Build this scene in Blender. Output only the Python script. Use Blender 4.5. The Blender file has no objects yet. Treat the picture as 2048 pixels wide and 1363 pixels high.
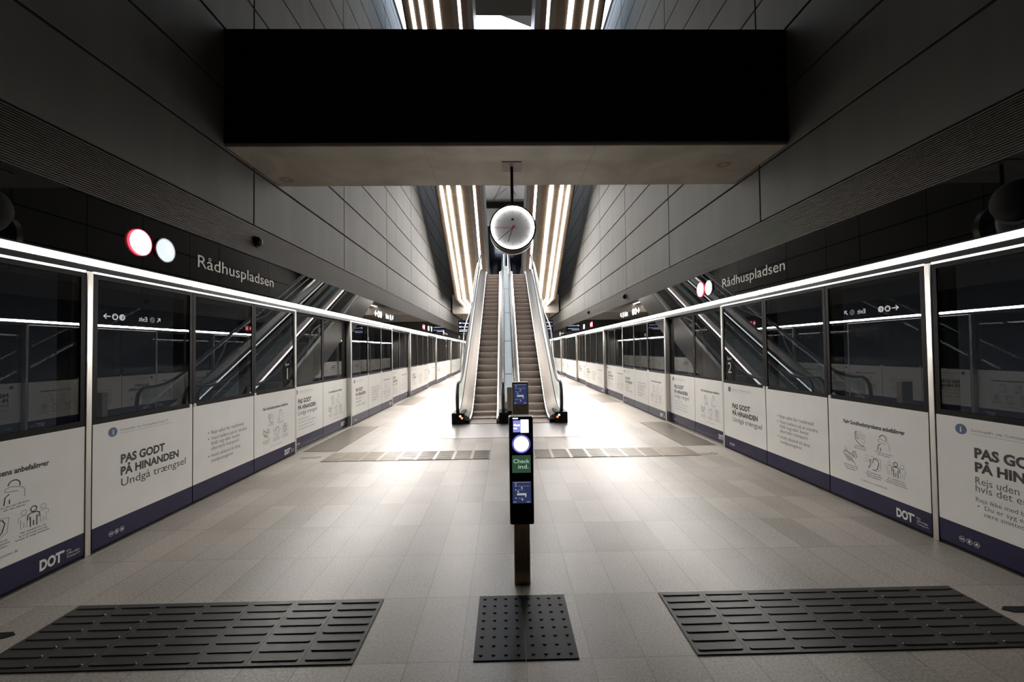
import bpy, bmesh, math, random
from mathutils import Matrix, Vector

random.seed(7)
scene = bpy.context.scene
COL = scene.collection
PI = math.pi
T30 = math.tan(math.radians(30))

# ------------------------------------------------------------------ camera
cam_data = bpy.data.cameras.new('camera')
cam = bpy.data.objects.new('camera', cam_data)
COL.objects.link(cam)
scene.camera = cam
cam_data.sensor_width = 36.0
cam_data.sensor_fit = 'HORIZONTAL'
FPX, CX, CY = 830.0, 1024.0, 681.5
cam_data.lens = FPX / 2048 * 36.0
cam_data.clip_start = 0.05
cam_data.clip_end = 300
VPX, VPY, ROLL = 1009.5, 700.0, 0.0125
ay = Vector(((VPX - CX) / FPX, (VPY - CY) / FPX, 1.0)).normalized()      # world axes seen from the camera (x right, y down, z ahead)
ax = Vector((math.cos(ROLL), -math.sin(ROLL), 0.0))
ax = (ax - ay * ax.dot(ay)).normalized()
az = ax.cross(ay)
if az.y > 0:
    az = -az
right = Vector((ax.x, ay.x, az.x))
up = -Vector((ax.y, ay.y, az.y))
back = -Vector((ax.z, ay.z, az.z))
m = Matrix.Identity(4)
for i in range(3):
    m[i][0], m[i][1], m[i][2] = right[i], up[i], back[i]
m.translation = Vector((-0.10, 0.0, 1.74))
cam.matrix_world = m

# ------------------------------------------------------------------ sky and exposure
world = bpy.data.worlds.new('world')
scene.world = world
world.use_nodes = True
bg = world.node_tree.nodes['Background']
bg.inputs[0].default_value = (0.72, 0.84, 1.0, 1)
bg.inputs[1].default_value = 9.0
scene.view_settings.view_transform = 'Standard'
scene.view_settings.look = 'None'
scene.view_settings.gamma = 1.0
scene.view_settings.use_curve_mapping = False
scene.view_settings.exposure = 0.0
scene.cycles.use_denoising = True
scene.cycles.max_bounces = 8
scene.cycles.diffuse_bounces = 4
scene.cycles.glossy_bounces = 4
scene.cycles.transparent_max_bounces = 12
scene.cycles.sample_clamp_indirect = 6.0
scene.cycles.caustics_reflective = False
scene.cycles.caustics_refractive = False

LED_PLATFORM = 210.0      # the light lines above the platform doors
HEAD_GLINT = 4.0           # glowing bar standing for the light line's reflection at each door head
LED_FLIGHT = 23.0        # the strips under the upper flights
LED_STEP = 8.0           # the strips along the escalator skirts

# ------------------------------------------------------------------ materials
def new_mat(name):
    mt = bpy.data.materials.new(name)
    mt.use_nodes = True
    nt = mt.node_tree
    return mt, nt, nt.nodes['Principled BSDF']

def plain(name, col, rough=0.5, metal=0.0, spec=0.5, noise=0.0, nscale=8.0, stretch=None, bump=0.0, rvar=0.0):
    mt, nt, b = new_mat(name)
    b.inputs['Base Color'].default_value = (*col, 1)
    b.inputs['Roughness'].default_value = rough
    b.inputs['Metallic'].default_value = metal
    b.inputs['Specular IOR Level'].default_value = spec
    if noise > 0 or bump > 0 or rvar > 0:
        tc = nt.nodes.new('ShaderNodeTexCoord')
        mp = nt.nodes.new('ShaderNodeMapping')
        if stretch:
            mp.inputs['Scale'].default_value = stretch
        nz = nt.nodes.new('ShaderNodeTexNoise')
        nz.inputs['Scale'].default_value = nscale
        nz.inputs['Detail'].default_value = 6
        nt.links.new(tc.outputs['Object'], mp.inputs['Vector'])
        nt.links.new(mp.outputs['Vector'], nz.inputs['Vector'])
        if noise > 0:
            rp = nt.nodes.new('ShaderNodeValToRGB')
            rp.color_ramp.elements[0].position = 0.3
            rp.color_ramp.elements[1].position = 0.7
            rp.color_ramp.elements[0].color = (*[c * (1 - noise) for c in col], 1)
            rp.color_ramp.elements[1].color = (*[min(1, c * (1 + noise)) for c in col], 1)
            nt.links.new(nz.outputs['Fac'], rp.inputs['Fac'])
            nt.links.new(rp.outputs['Color'], b.inputs['Base Color'])
        if rvar > 0:
            mr = nt.nodes.new('ShaderNodeMapRange')
            mr.inputs['To Min'].default_value = max(0, rough - rvar)
            mr.inputs['To Max'].default_value = rough + rvar
            nt.links.new(nz.outputs['Fac'], mr.inputs['Value'])
            nt.links.new(mr.outputs['Result'], b.inputs['Roughness'])
        if bump > 0:
            bp = nt.nodes.new('ShaderNodeBump')
            bp.inputs['Strength'].default_value = bump
            bp.inputs['Distance'].default_value = 0.01
            nt.links.new(nz.outputs['Fac'], bp.inputs['Height'])
            nt.links.new(bp.outputs['Normal'], b.inputs['Normal'])
    return mt

def glow(name, col, strength):
    mt, nt, b = new_mat(name)
    b.inputs['Base Color'].default_value = (*[c * 0.5 for c in col], 1)
    b.inputs['Emission Color'].default_value = (*col, 1)
    b.inputs['Emission Strength'].default_value = strength
    return mt

def pane_glass(name, tint, ior=1.8):
    mt = bpy.data.materials.new(name)
    mt.use_nodes = True
    nt = mt.node_tree
    nt.nodes.clear()
    out = nt.nodes.new('ShaderNodeOutputMaterial')
    mix = nt.nodes.new('ShaderNodeMixShader')
    tr = nt.nodes.new('ShaderNodeBsdfTransparent')
    tr.inputs['Color'].default_value = (*tint, 1)
    gl = nt.nodes.new('ShaderNodeBsdfGlossy')
    gl.inputs['Roughness'].default_value = 0.0
    fr = nt.nodes.new('ShaderNodeFresnel')
    fr.inputs['IOR'].default_value = ior
    ge = nt.nodes.new('ShaderNodeNewGeometry')
    inv = nt.nodes.new('ShaderNodeMath')
    inv.operation = 'SUBTRACT'
    inv.inputs[0].default_value = 1.0
    mul = nt.nodes.new('ShaderNodeMath')
    mul.operation = 'MULTIPLY'
    nt.links.new(ge.outputs['Backfacing'], inv.inputs[1])
    nt.links.new(inv.outputs[0], mul.inputs[0])
    nt.links.new(fr.outputs[0], mul.inputs[1])
    nt.links.new(mul.outputs[0], mix.inputs[0])
    nt.links.new(tr.outputs[0], mix.inputs[1])
    nt.links.new(gl.outputs[0], mix.inputs[2])
    nt.links.new(mix.outputs[0], out.inputs['Surface'])
    return mt

def granite_floor():
    mt, nt, b = new_mat('granite_paving')
    N, L = nt.nodes, nt.links
    def math_(op, a=None, bb=None, c=None):
        n = N.new('ShaderNodeMath')
        n.operation = op
        for i, v in enumerate((a, bb, c)):
            if v is None:
                continue
            if isinstance(v, (int, float)):
                n.inputs[i].default_value = v
            else:
                L.new(v, n.inputs[i])
        return n.outputs[0]
    tc = N.new('ShaderNodeTexCoord')
    sp = N.new('ShaderNodeSeparateXYZ')
    L.new(tc.outputs['Object'], sp.inputs[0])
    X, Y = sp.outputs[0], sp.outputs[1]
    absx = math_('ABSOLUTE', X)
    ux = math_('DIVIDE', math_('SUBTRACT', absx, 0.07), 0.30)
    uy = math_('DIVIDE', math_('SUBTRACT', Y, 2.37 - 0.6125 * 20), 0.6125)
    fx = math_('FRACT', ux)
    fy = math_('FRACT', uy)
    dx = math_('MULTIPLY', math_('MINIMUM', fx, math_('SUBTRACT', 1.0, fx)), 0.30)
    dy = math_('MULTIPLY', math_('MINIMUM', fy, math_('SUBTRACT', 1.0, fy)), 0.6125)
    dx = math_('ADD', dx, math_('MULTIPLY', math_('LESS_THAN', absx, 0.2), 1.0))
    dx = math_('MINIMUM', dx, absx)
    d = math_('MINIMUM', dx, dy)
    joint = math_('LESS_THAN', d, 0.0030)
    ix = math_('MULTIPLY', math_('ADD', math_('FLOOR', ux), 3.0), math_('SIGN', X))
    cv = N.new('ShaderNodeCombineXYZ')
    L.new(ix, cv.inputs[0])
    L.new(math_('FLOOR', uy), cv.inputs[1])
    wn = N.new('ShaderNodeTexWhiteNoise')
    wn.noise_dimensions = '2D'
    L.new(cv.outputs[0], wn.inputs['Vector'])
    n1 = N.new('ShaderNodeTexNoise')
    n1.inputs['Scale'].default_value = 70
    n1.inputs['Detail'].default_value = 4
    L.new(tc.outputs['Object'], n1.inputs['Vector'])
    n2 = N.new('ShaderNodeTexNoise')
    n2.inputs['Scale'].default_value = 1.3
    n2.inputs['Detail'].default_value = 5
    L.new(tc.outputs['Object'], n2.inputs['Vector'])
    v = math_('ADD', math_('MULTIPLY', wn.outputs['Value'], 0.09), math_('MULTIPLY', n1.outputs['Fac'], 0.46))
    v = math_('ADD', v, math_('MULTIPLY', n2.outputs['Fac'], 0.22))
    rp = N.new('ShaderNodeValToRGB')
    rp.color_ramp.elements[0].position = 0.22
    rp.color_ramp.elements[0].color = (0.125, 0.106, 0.086, 1)
    rp.color_ramp.elements[1].position = 0.62
    rp.color_ramp.elements[1].color = (0.46, 0.42, 0.37, 1)
    L.new(v, rp.inputs['Fac'])
    mx = N.new('ShaderNodeMix')
    mx.data_type = 'RGBA'
    L.new(math_('MULTIPLY', joint, 0.85), mx.inputs[0])
    L.new(rp.outputs['Color'], mx.inputs[6])
    mx.inputs[7].default_value = (0.12, 0.10, 0.085, 1)
    L.new(mx.outputs[2], b.inputs['Base Color'])
    mr = N.new('ShaderNodeMapRange')
    mr.inputs['To Min'].default_value = 0.30
    mr.inputs['To Max'].default_value = 0.46
    L.new(n2.outputs['Fac'], mr.inputs['Value'])
    L.new(mr.outputs['Result'], b.inputs['Roughness'])
    return mt

def beam_concrete():
    mt, nt, b = new_mat('board_cast_concrete')
    N, L = nt.nodes, nt.links
    tc = N.new('ShaderNodeTexCoord')
    n1 = N.new('ShaderNodeTexNoise')
    n1.inputs['Scale'].default_value = 1.1
    n1.inputs['Detail'].default_value = 7
    n1.inputs['Distortion'].default_value = 0.9
    L.new(tc.outputs['Object'], n1.inputs['Vector'])
    n2 = N.new('ShaderNodeTexNoise')
    n2.inputs['Scale'].default_value = 45
    n2.inputs['Detail'].default_value = 5
    L.new(tc.outputs['Object'], n2.inputs['Vector'])
    ad = N.new('ShaderNodeMath')
    ad.operation = 'MULTIPLY_ADD'
    ad.inputs[1].default_value = 0.3
    L.new(n2.outputs['Fac'], ad.inputs[0])
    L.new(n1.outputs['Fac'], ad.inputs[2])
    rp = N.new('ShaderNodeValToRGB')
    rp.color_ramp.elements[0].position = 0.42
    rp.color_ramp.elements[0].color = (0.22, 0.19, 0.155, 1)
    rp.color_ramp.elements[1].position = 0.85
    rp.color_ramp.elements[1].color = (0.36, 0.325, 0.28, 1)
    L.new(ad.outputs[0], rp.inputs['Fac'])
    cur = rp.outputs['Color']
    sp = N.new('ShaderNodeSeparateXYZ')
    L.new(tc.outputs['Object'], sp.inputs[0])
    def ring(cx, cy, r, w):
        vd = N.new('ShaderNodeVectorMath')
        vd.operation = 'DISTANCE'
        cb = N.new('ShaderNodeCombineXYZ')
        L.new(sp.outputs[0], cb.inputs[0])
        L.new(sp.outputs[1], cb.inputs[1])
        L.new(cb.outputs[0], vd.inputs[0])
        vd.inputs[1].default_value = (cx, cy, 0)
        s = N.new('ShaderNodeMath')
        s.operation = 'SUBTRACT'
        L.new(vd.outputs['Value'], s.inputs[0])
        s.inputs[1].default_value = r
        a = N.new('ShaderNodeMath')
        a.operation = 'ABSOLUTE'
        L.new(s.outputs[0], a.inputs[0])
        mr = N.new('ShaderNodeMapRange')
        mr.inputs['From Min'].default_value = 0
        mr.inputs['From Max'].default_value = w
        mr.inputs['To Min'].default_value = 0.6
        mr.inputs['To Max'].default_value = 0
        L.new(a.outputs[0], mr.inputs['Value'])
        return mr.outputs['Result']
    def line(x, w):
        s = N.new('ShaderNodeMath')
        s.operation = 'SUBTRACT'
        L.new(sp.outputs[0], s.inputs[0])
        s.inputs[1].default_value = x
        a = N.new('ShaderNodeMath')
        a.operation = 'ABSOLUTE'
        L.new(s.outputs[0], a.inputs[0])
        l = N.new('ShaderNodeMath')
        l.operation = 'LESS_THAN'
        L.new(a.outputs[0], l.inputs[0])
        l.inputs[1].default_value = w
        h = N.new('ShaderNodeMath')
        h.operation = 'MULTIPLY'
        L.new(l.outputs[0], h.inputs[0])
        h.inputs[1].default_value = 0.45
        return h.outputs[0]
    for f in (ring(3.18, 6.04, 0.07, 0.05), ring(-3.48, 6.50, 0.07, 0.06), line(-1.15, 0.004), line(1.15, 0.004)):
        mx = N.new('ShaderNodeMix')
        mx.data_type = 'RGBA'
        L.new(f, mx.inputs[0])
        L.new(cur, mx.inputs[6])
        mx.inputs[7].default_value = (0.06, 0.048, 0.038, 1)
        cur = mx.outputs[2]
    L.new(cur, b.inputs['Base Color'])
    b.inputs['Roughness'].default_value = 0.75
    return mt

M = {}
M['granite'] = granite_floor()
M['beam'] = beam_concrete()
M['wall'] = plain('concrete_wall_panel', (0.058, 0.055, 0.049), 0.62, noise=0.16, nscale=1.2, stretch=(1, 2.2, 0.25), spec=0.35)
M['joint'] = plain('panel_joint', (0.008, 0.008, 0.008), 0.9, spec=0.1)
M['louvre'] = plain('ribbed_metal', (0.055, 0.048, 0.040), 0.5, metal=0.3)
M['fascia'] = plain('black_glass_fascia', (0.002, 0.002, 0.002), 0.02, spec=0.45)
M['black'] = plain('black_coated_metal', (0.003, 0.003, 0.003), 0.4, spec=0.12)
M['matte_black'] = plain('black_matte_coat', (0.006, 0.006, 0.006), 0.85, spec=0.15, noise=0.3, nscale=2)
M['rubber'] = plain('black_rubber', (0.010, 0.010, 0.010), 0.32, spec=0.5)
M['steel'] = plain('brushed_steel', (0.56, 0.54, 0.51), 0.30, metal=1.0, noise=0.10, nscale=6, stretch=(40, 40, 0.6))
M['post_steel'] = plain('post_steel', (0.62, 0.60, 0.56), 0.28, metal=1.0, noise=0.12, nscale=5, stretch=(30, 30, 0.8))
M['deck_steel'] = plain('escalator_deck_steel', (0.27, 0.235, 0.205), 0.38, metal=1.0, noise=0.08, nscale=4, stretch=(60, 0.6, 0.6))
M['plate_steel'] = plain('landing_plate_steel', (0.42, 0.40, 0.385), 0.38, metal=1.0, noise=0.10, nscale=5, stretch=(0.6, 60, 1))
M['bronze'] = plain('weathered_bronze', (0.33, 0.25, 0.17), 0.38, metal=0.9, noise=0.22, nscale=9, stretch=(10, 10, 0.8))
M['beige_metal'] = plain('beige_coated_metal', (0.34, 0.30, 0.24), 0.40, metal=0.6, noise=0.05, nscale=30)
M['tactile'] = plain('dark_tactile_metal', (0.012, 0.011, 0.010), 0.36, spec=0.22, noise=0.3, nscale=14, rvar=0.12)
M['tactile_stud'] = plain('studded_tactile_metal', (0.004, 0.004, 0.006), 0.36, metal=0.0, spec=0.09, noise=0.2, nscale=12)
M['tactile_grey'] = plain('grey_tactile_metal', (0.17, 0.15, 0.125), 0.32, metal=0.85, noise=0.05, nscale=14)
M['poster'] = plain('white_vinyl', (0.88, 0.87, 0.84), 0.24, noise=0.03, nscale=3)
M['navy'] = plain('navy_vinyl', (0.012, 0.0095, 0.050), 0.30, spec=0.3)
M['ink'] = plain('black_ink', (0.014, 0.013, 0.013), 0.4)
M['grey_ink'] = plain('grey_ink', (0.12, 0.115, 0.11), 0.4)
M['pale_ink'] = plain('pale_grey_ink', (0.36, 0.355, 0.345), 0.4)
M['blue_ink'] = plain('blue_ink', (0.07, 0.11, 0.24), 0.4)
M['white_ink'] = plain('white_ink', (0.78, 0.78, 0.76), 0.4)
M['sign_grey'] = plain('grey_sign_letters', (0.55, 0.53, 0.50), 0.5)
M['glass'] = pane_glass('screen_glass', (0.5, 0.5, 0.5))
M['clear_glass'] = pane_glass('balustrade_glass', (0.86, 0.90, 0.90), 1.5)
M['window_dark'] = plain('dark_window_glass', (0.004, 0.006, 0.014), 0.05)
M['step'] = plain('escalator_step', (0.30, 0.24, 0.20), 0.5, metal=0.0, noise=0.12, nscale=40)
M['skirt'] = plain('dark_skirt_panel', (0.060, 0.052, 0.060), 0.45, metal=0.5)
M['grey_deck'] = plain('grey_painted_deck', (0.36, 0.37, 0.36), 0.4, noise=0.05, nscale=4)
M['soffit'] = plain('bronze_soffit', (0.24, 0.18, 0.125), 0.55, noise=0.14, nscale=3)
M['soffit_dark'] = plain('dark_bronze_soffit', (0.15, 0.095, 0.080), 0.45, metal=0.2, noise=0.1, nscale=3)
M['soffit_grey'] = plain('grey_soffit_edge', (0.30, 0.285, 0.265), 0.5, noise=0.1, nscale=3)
M['slab'] = plain('slab_concrete', (0.23, 0.205, 0.175), 0.7, noise=0.15, nscale=2)
M['ceiling'] = plain('pale_ceiling', (0.50, 0.50, 0.50), 0.7, noise=0.05, nscale=2)
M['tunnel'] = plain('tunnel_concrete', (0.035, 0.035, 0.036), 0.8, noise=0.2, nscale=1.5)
M['fin'] = plain('grey_mullion', (0.30, 0.30, 0.30), 0.5)
LED_DIM = (0.035, 0.075, 0.19, 0.42, 0.62, 0.80, 1.05)      # the line is dimmed step by step towards this end of the platform
for k_, f_ in enumerate(LED_DIM):
    M['led_platform_%d' % k_] = glow('led_white_platform_%d' % k_, (1.0, 0.955, 0.905), LED_PLATFORM * f_)
M['head_glint'] = glow('head_glint_white', (1.0, 0.98, 0.96), HEAD_GLINT)
FLIGHT_DIM = (1.7, 1.3, 0.55, 0.18)                        # brightest near the landing, dim at the top
for k_, f_ in enumerate(FLIGHT_DIM):
    M['led_flight_%d' % k_] = glow('led_white_flight_%d' % k_, (1.0, 0.96, 0.92), LED_FLIGHT * f_)
M['led_step'] = glow('led_white_step', (1.0, 0.96, 0.98), LED_STEP)
M['hall_fill'] = glow('hall_fill_white', (1.0, 0.97, 0.94), 60.0)
M['led_blue'] = glow('led_cool_newel', (0.82, 0.88, 1.0), 4.0)
M['sign_white'] = glow('lit_sign_white', (1.0, 1.0, 1.0), 5.0)
M['sign_white_soft'] = glow('lit_sign_soft', (0.82, 0.93, 1.0), 0.85)
M['sign_red'] = glow('lit_sign_red', (1.0, 0.04, 0.07), 3.0)
M['sign_core'] = glow('lit_sign_core', (1.0, 0.86, 0.88), 6.0)
M['lamp_red'] = glow('red_indicator', (1.0, 0.30, 0.14), 1.2)
M['clock_face'] = plain('clock_face_white', (0.80, 0.80, 0.80), 0.6)
M['clock_ring'] = glow('clock_ring_light', (1.0, 1.0, 1.0), 22.0)
M['hand_red'] = plain('red_second_hand', (0.80, 0.02, 0.03), 0.4)
M['screen_blue'] = glow('screen_blue', (0.30, 0.32, 0.85), 0.9)
M['screen_white'] = glow('screen_white', (0.97, 0.98, 1.0), 3.0)
M['ring_white'] = glow('reader_disc', (0.88, 0.94, 0.98), 1.7)
M['ring_blue'] = glow('reader_ring', (0.22, 0.22, 0.95), 1.2)
M['halo_blue'] = plain('blue_halo_paint', (0.016, 0.014, 0.11), 0.2)
M['green'] = glow('green_label', (0.20, 0.42, 0.26), 0.14)
M['green_text'] = glow('pale_green_print', (0.62, 0.95, 0.70), 0.55)
M['label_blue_glow'] = glow('blue_label_glow', (0.16, 0.23, 0.62), 0.13)  # faint glow stands for light falling on the printed label
M['label_white_glow'] = glow('white_print_glow', (0.85, 0.88, 0.95), 0.45)  # glow stands for light on the white print
M['display_text'] = glow('display_text', (0.62, 0.68, 1.0), 2.2)
M['display'] = plain('display_black', (0.004, 0.004, 0.008), 0.15)

# ------------------------------------------------------------------ mesh helpers
class MB:
    def __init__(self):
        self.v, self.f = [], []
    def add(self, verts, faces):
        o = len(self.v)
        self.v += [tuple(p) for p in verts]
        self.f += [tuple(i + o for i in fc) for fc in faces]
        return self
    def box(self, x0, x1, y0, y1, z0, z1):
        return self.add([(x0, y0, z0), (x1, y0, z0), (x1, y1, z0), (x0, y1, z0),
                         (x0, y0, z1), (x1, y0, z1), (x1, y1, z1), (x0, y1, z1)],
                        [(0, 3, 2, 1), (4, 5, 6, 7), (0, 1, 5, 4), (1, 2, 6, 5), (2, 3, 7, 6), (3, 0, 4, 7)])
    def prism(self, poly, a0, a1, axis='x'):
        """poly: 2-D outline extruded along an axis ('x': points are (y,z); 'y': (x,z); 'z': (x,y))."""
        def p(a, q):
            return {'x': (a, q[0], q[1]), 'y': (q[0], a, q[1]), 'z': (q[0], q[1], a)}[axis]
        n = len(poly)
        vs = [p(a0, q) for q in poly] + [p(a1, q) for q in poly]
        fs = [tuple(range(n))[::-1], tuple(range(n, 2 * n))]
        fs += [(i, (i + 1) % n, n + (i + 1) % n, n + i) for i in range(n)]
        return self.add(vs, fs)
    def sweep(self, prof, path):
        """closed profile of (x, h) carried along a path of (y, z); h is added to z."""
        n = len(prof)
        vs, fs = [], []
        for (y, z) in path:
            vs += [(x, y, z + h) for (x, h) in prof]
        for k in range(len(path) - 1):
            for i in range(n):
                j = (i + 1) % n
                fs.append((k * n + i, k * n + j, (k + 1) * n + j, (k + 1) * n + i))
        fs.append(tuple(range(n))[::-1])
        fs.append(tuple((len(path) - 1) * n + i for i in range(n)))
        return self.add(vs, fs)
    def tube(self, pts, r, seg=8, sx=1.0):
        pts = [Vector(p) for p in pts]
        vs, fs = [], []
        ref = Vector((1, 0, 0))
        for i, p in enumerate(pts):
            a = pts[max(0, i - 1)]
            b = pts[min(len(pts) - 1, i + 1)]
            t = (b - a).normalized()
            u = ref if abs(t.dot(ref)) < 0.9 else Vector((0, 1, 0))
            u = (u - t * u.dot(t)).normalized()
            w = t.cross(u)
            for k in range(seg):
                an = 2 * PI * k / seg
                vs.append(p + u * (r * sx * math.cos(an)) + w * (r * math.sin(an)))
        for i in range(len(pts) - 1):
            for k in range(seg):
                k2 = (k + 1) % seg
                fs.append((i * seg + k, i * seg + k2, (i + 1) * seg + k2, (i + 1) * seg + k))
        fs.append(tuple(range(seg))[::-1])
        fs.append(tuple((len(pts) - 1) * seg + k for k in range(seg)))
        return self.add(vs, fs)
    def disc_y(self, cx, cz, r, y0, y1, seg=32, sx=1.0):
        """cylinder whose axis is y."""
        return self.prism([(cx + sx * r * math.cos(2 * PI * k / seg), cz + r * math.sin(2 * PI * k / seg)) for k in range(seg)], y0, y1, 'y')
    def ring_y(self, cx, cz, r0, r1, y0, y1, seg=48):
        vs, fs = [], []
        for k in range(seg):
            c, s = math.cos(2 * PI * k / seg), math.sin(2 * PI * k / seg)
            for (r, y) in ((r0, y0), (r1, y0), (r1, y1), (r0, y1)):
                vs.append((cx + r * c, y, cz + r * s))
        for k in range(seg):
            a, b = 4 * k, 4 * ((k + 1) % seg)
            for i in range(4):
                j = (i + 1) % 4
                fs.append((a + i, a + j, b + j, b + i))
        return self.add(vs, fs)
    def stroke(self, pts, w, y=-0.0035, closed=False):
        """flat ribbon drawn on the front plane; pts are (x, z)."""
        pts = [Vector(p) for p in pts]
        n = len(pts)
        vs = []
        for i, p in enumerate(pts):
            a = pts[(i - 1) % n] if closed else pts[max(0, i - 1)]
            b = pts[(i + 1) % n] if closed else pts[min(n - 1, i + 1)]
            t = (b - a)
            t = t.normalized() if t.length > 1e-9 else Vector((1, 0))
            q = Vector((-t.y, t.x)) * (w / 2)
            vs += [(p.x + q.x, y, p.y + q.y), (p.x - q.x, y, p.y - q.y)]
        fs = [(2 * i, 2 * i + 1, 2 * i + 3, 2 * i + 2) for i in range(n - 1)]
        if closed:
            fs.append((2 * n - 2, 2 * n - 1, 1, 0))
        return self.add(vs, fs)
    def build(self, name, mat, parent=None, smooth=False, bevel=0.0, seg=2):
        me = bpy.data.meshes.new(name)
        me.from_pydata(self.v, [], self.f)
        bm = bmesh.new()
        bm.from_mesh(me)
        bmesh.ops.recalc_face_normals(bm, faces=bm.faces)
        bm.to_mesh(me)
        bm.free()
        if smooth:
            for p in me.polygons:
                p.use_smooth = True
        me.materials.append(M[mat])
        o = bpy.data.objects.new(name, me)
        COL.objects.link(o)
        if parent:
            o.parent = parent
        if bevel > 0:
            b = o.modifiers.new('bevel', 'BEVEL')
            b.width = bevel
            b.segments = seg
            b.limit_method = 'ANGLE'
        return o

def arc(cx, cz, r, a0, a1, n=12, sx=1.0):
    return [(cx + sx * r * math.cos(math.radians(a0 + (a1 - a0) * k / n)), cz + r * math.sin(math.radians(a0 + (a1 - a0) * k / n))) for k in range(n + 1)]

def thing(name, label, cat, loc=(0, 0, 0), rz=0.0, group=None):
    o = bpy.data.objects.new(name, None)
    o.empty_display_size = 0.1
    COL.objects.link(o)
    o.location = loc
    o.rotation_euler = (0, 0, rz)
    return tag(o, label, cat, group)

def tag(o, label, cat, group=None):
    o['label'] = label
    o['category'] = cat
    if group:
        o['group'] = group
    return o

def struct(o, label=None, cat=None):
    o['kind'] = 'structure'
    if label:
        o['label'] = label
    if cat:
        o['category'] = cat
    return o

def dup(root, loc, rz, label, group=None):
    r = root.copy()
    COL.objects.link(r)
    r.location = loc
    r.rotation_euler = (0, 0, rz)
    r['label'] = label
    if group:
        r['group'] = group
    for ch in list(root.children):
        c = ch.copy()
        COL.objects.link(c)
        c.parent = r
        for g in list(ch.children):
            d = g.copy()
            COL.objects.link(d)
            d.parent = c
    return r

# ------------------------------------------------------------------ lettering
_font_cache = {}
def text_geo(s, bold, res):
    key = (s, bold, res)
    if key in _font_cache:
        return _font_cache[key]
    cu = bpy.data.curves.new('lettering', 'FONT')
    cu.body = s
    cu.size = 1.0
    cu.resolution_u = res
    cu.offset = bold
    ob = bpy.data.objects.new('lettering', cu)
    COL.objects.link(ob)
    bpy.context.view_layer.update()
    dg = bpy.context.evaluated_depsgraph_get()
    me = bpy.data.meshes.new_from_object(ob.evaluated_get(dg))
    vs = [(v.co.x, v.co.y) for v in me.vertices]
    fs = [tuple(p.vertices) for p in me.polygons]
    bpy.data.objects.remove(ob)
    bpy.data.curves.remove(cu)
    bpy.data.meshes.remove(me)
    _font_cache[key] = (vs, fs)
    return vs, fs

CAP = max(v[1] for v in text_geo('H', 0, 3)[0])

def letters(mb, s, x, z, cap, width=None, bold=0.0, align='l', y=-0.0035, res=3, shear=0.0):
    """flat letters on the front plane; cap is the capital height, width squeezes the line to fit."""
    vs, fs = text_geo(s, bold, res)
    k = cap / CAP
    x0, x1 = min(v[0] for v in vs), max(v[0] for v in vs)
    kx = k if width is None else width / (x1 - x0)
    wd = (x1 - x0) * kx
    ox = x - x0 * kx - (wd if align == 'r' else wd / 2 if align == 'c' else 0)
    mb.add([(ox + v[0] * kx + shear * v[1] * k, y, z + v[1] * k) for v in vs], fs)
    return mb

# ------------------------------------------------------------------ the setting: floor, walls, ceiling, tunnels
HALF = 3.73
Y_BACK, Y_END, Z_TOP = -6.0, 42.0, 13.6
struct(MB().box(-HALF - 0.15, HALF + 0.15, Y_BACK, Y_END, -0.3, 0.0).build('floor', 'granite'))

ROWS = [3.60 + 0.805 * k for k in range(13)] + [Z_TOP]
COLS = [6.07 + 3.41 * k for k in range(-4, 11)]
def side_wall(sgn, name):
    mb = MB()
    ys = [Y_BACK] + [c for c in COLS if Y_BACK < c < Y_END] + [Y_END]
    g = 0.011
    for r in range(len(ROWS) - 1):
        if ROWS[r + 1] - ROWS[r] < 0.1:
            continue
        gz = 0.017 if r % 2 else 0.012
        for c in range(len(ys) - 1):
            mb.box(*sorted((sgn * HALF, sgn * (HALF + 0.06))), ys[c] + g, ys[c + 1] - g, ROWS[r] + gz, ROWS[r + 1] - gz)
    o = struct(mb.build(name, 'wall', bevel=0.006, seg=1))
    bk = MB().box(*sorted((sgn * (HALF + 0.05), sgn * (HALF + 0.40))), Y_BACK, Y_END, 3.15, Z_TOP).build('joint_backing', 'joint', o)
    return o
side_wall(-1, 'wall_left')
side_wall(1, 'wall_right')
struct(MB().box(-7, 7, Y_END, Y_END + 0.3, -1.5, Z_TOP).build('wall_back', 'wall'))
struct(MB().box(-7, 7, Y_BACK - 0.3, Y_BACK, -1.5, Z_TOP).build('wall_front', 'wall'))

# ceiling with the opening of the skylight
SK = (-1.15, 1.15, 14.05, 25.0)
mb = MB()
ADDED_SIDE_SK = (3.02, 3.68, 13.0, 25.0)  # side openings added so daylight washes the walls beside the flights
for sg in (-1, 1):
    mb.box(*sorted((sg * SK[1], sg * ADDED_SIDE_SK[0])), Y_BACK, Y_END, Z_TOP, Z_TOP + 0.4)
    mb.box(*sorted((sg * ADDED_SIDE_SK[0], sg * 4.2)), Y_BACK, ADDED_SIDE_SK[2], Z_TOP, Z_TOP + 0.4)
    mb.box(*sorted((sg * ADDED_SIDE_SK[0], sg * 4.2)), ADDED_SIDE_SK[3], Y_END, Z_TOP, Z_TOP + 0.4)
    mb.box(*sorted((sg * ADDED_SIDE_SK[1], sg * 4.2)), ADDED_SIDE_SK[2], ADDED_SIDE_SK[3], Z_TOP, Z_TOP + 0.4)
mb.box(SK[0], SK[1], Y_BACK, SK[2], Z_TOP, Z_TOP + 0.4)
mb.box(SK[0], SK[1], SK[3], Y_END, Z_TOP, Z_TOP + 0.4)
ceil_o = struct(mb.build('ceiling', 'ceiling'))
struct(MB().box(-HALF, HALF, Y_BACK, 4.85, 6.05, 6.40).build('light_block_slab', 'wall'))  # unseen slab added to keep light off the near walls
mb = MB()
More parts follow.
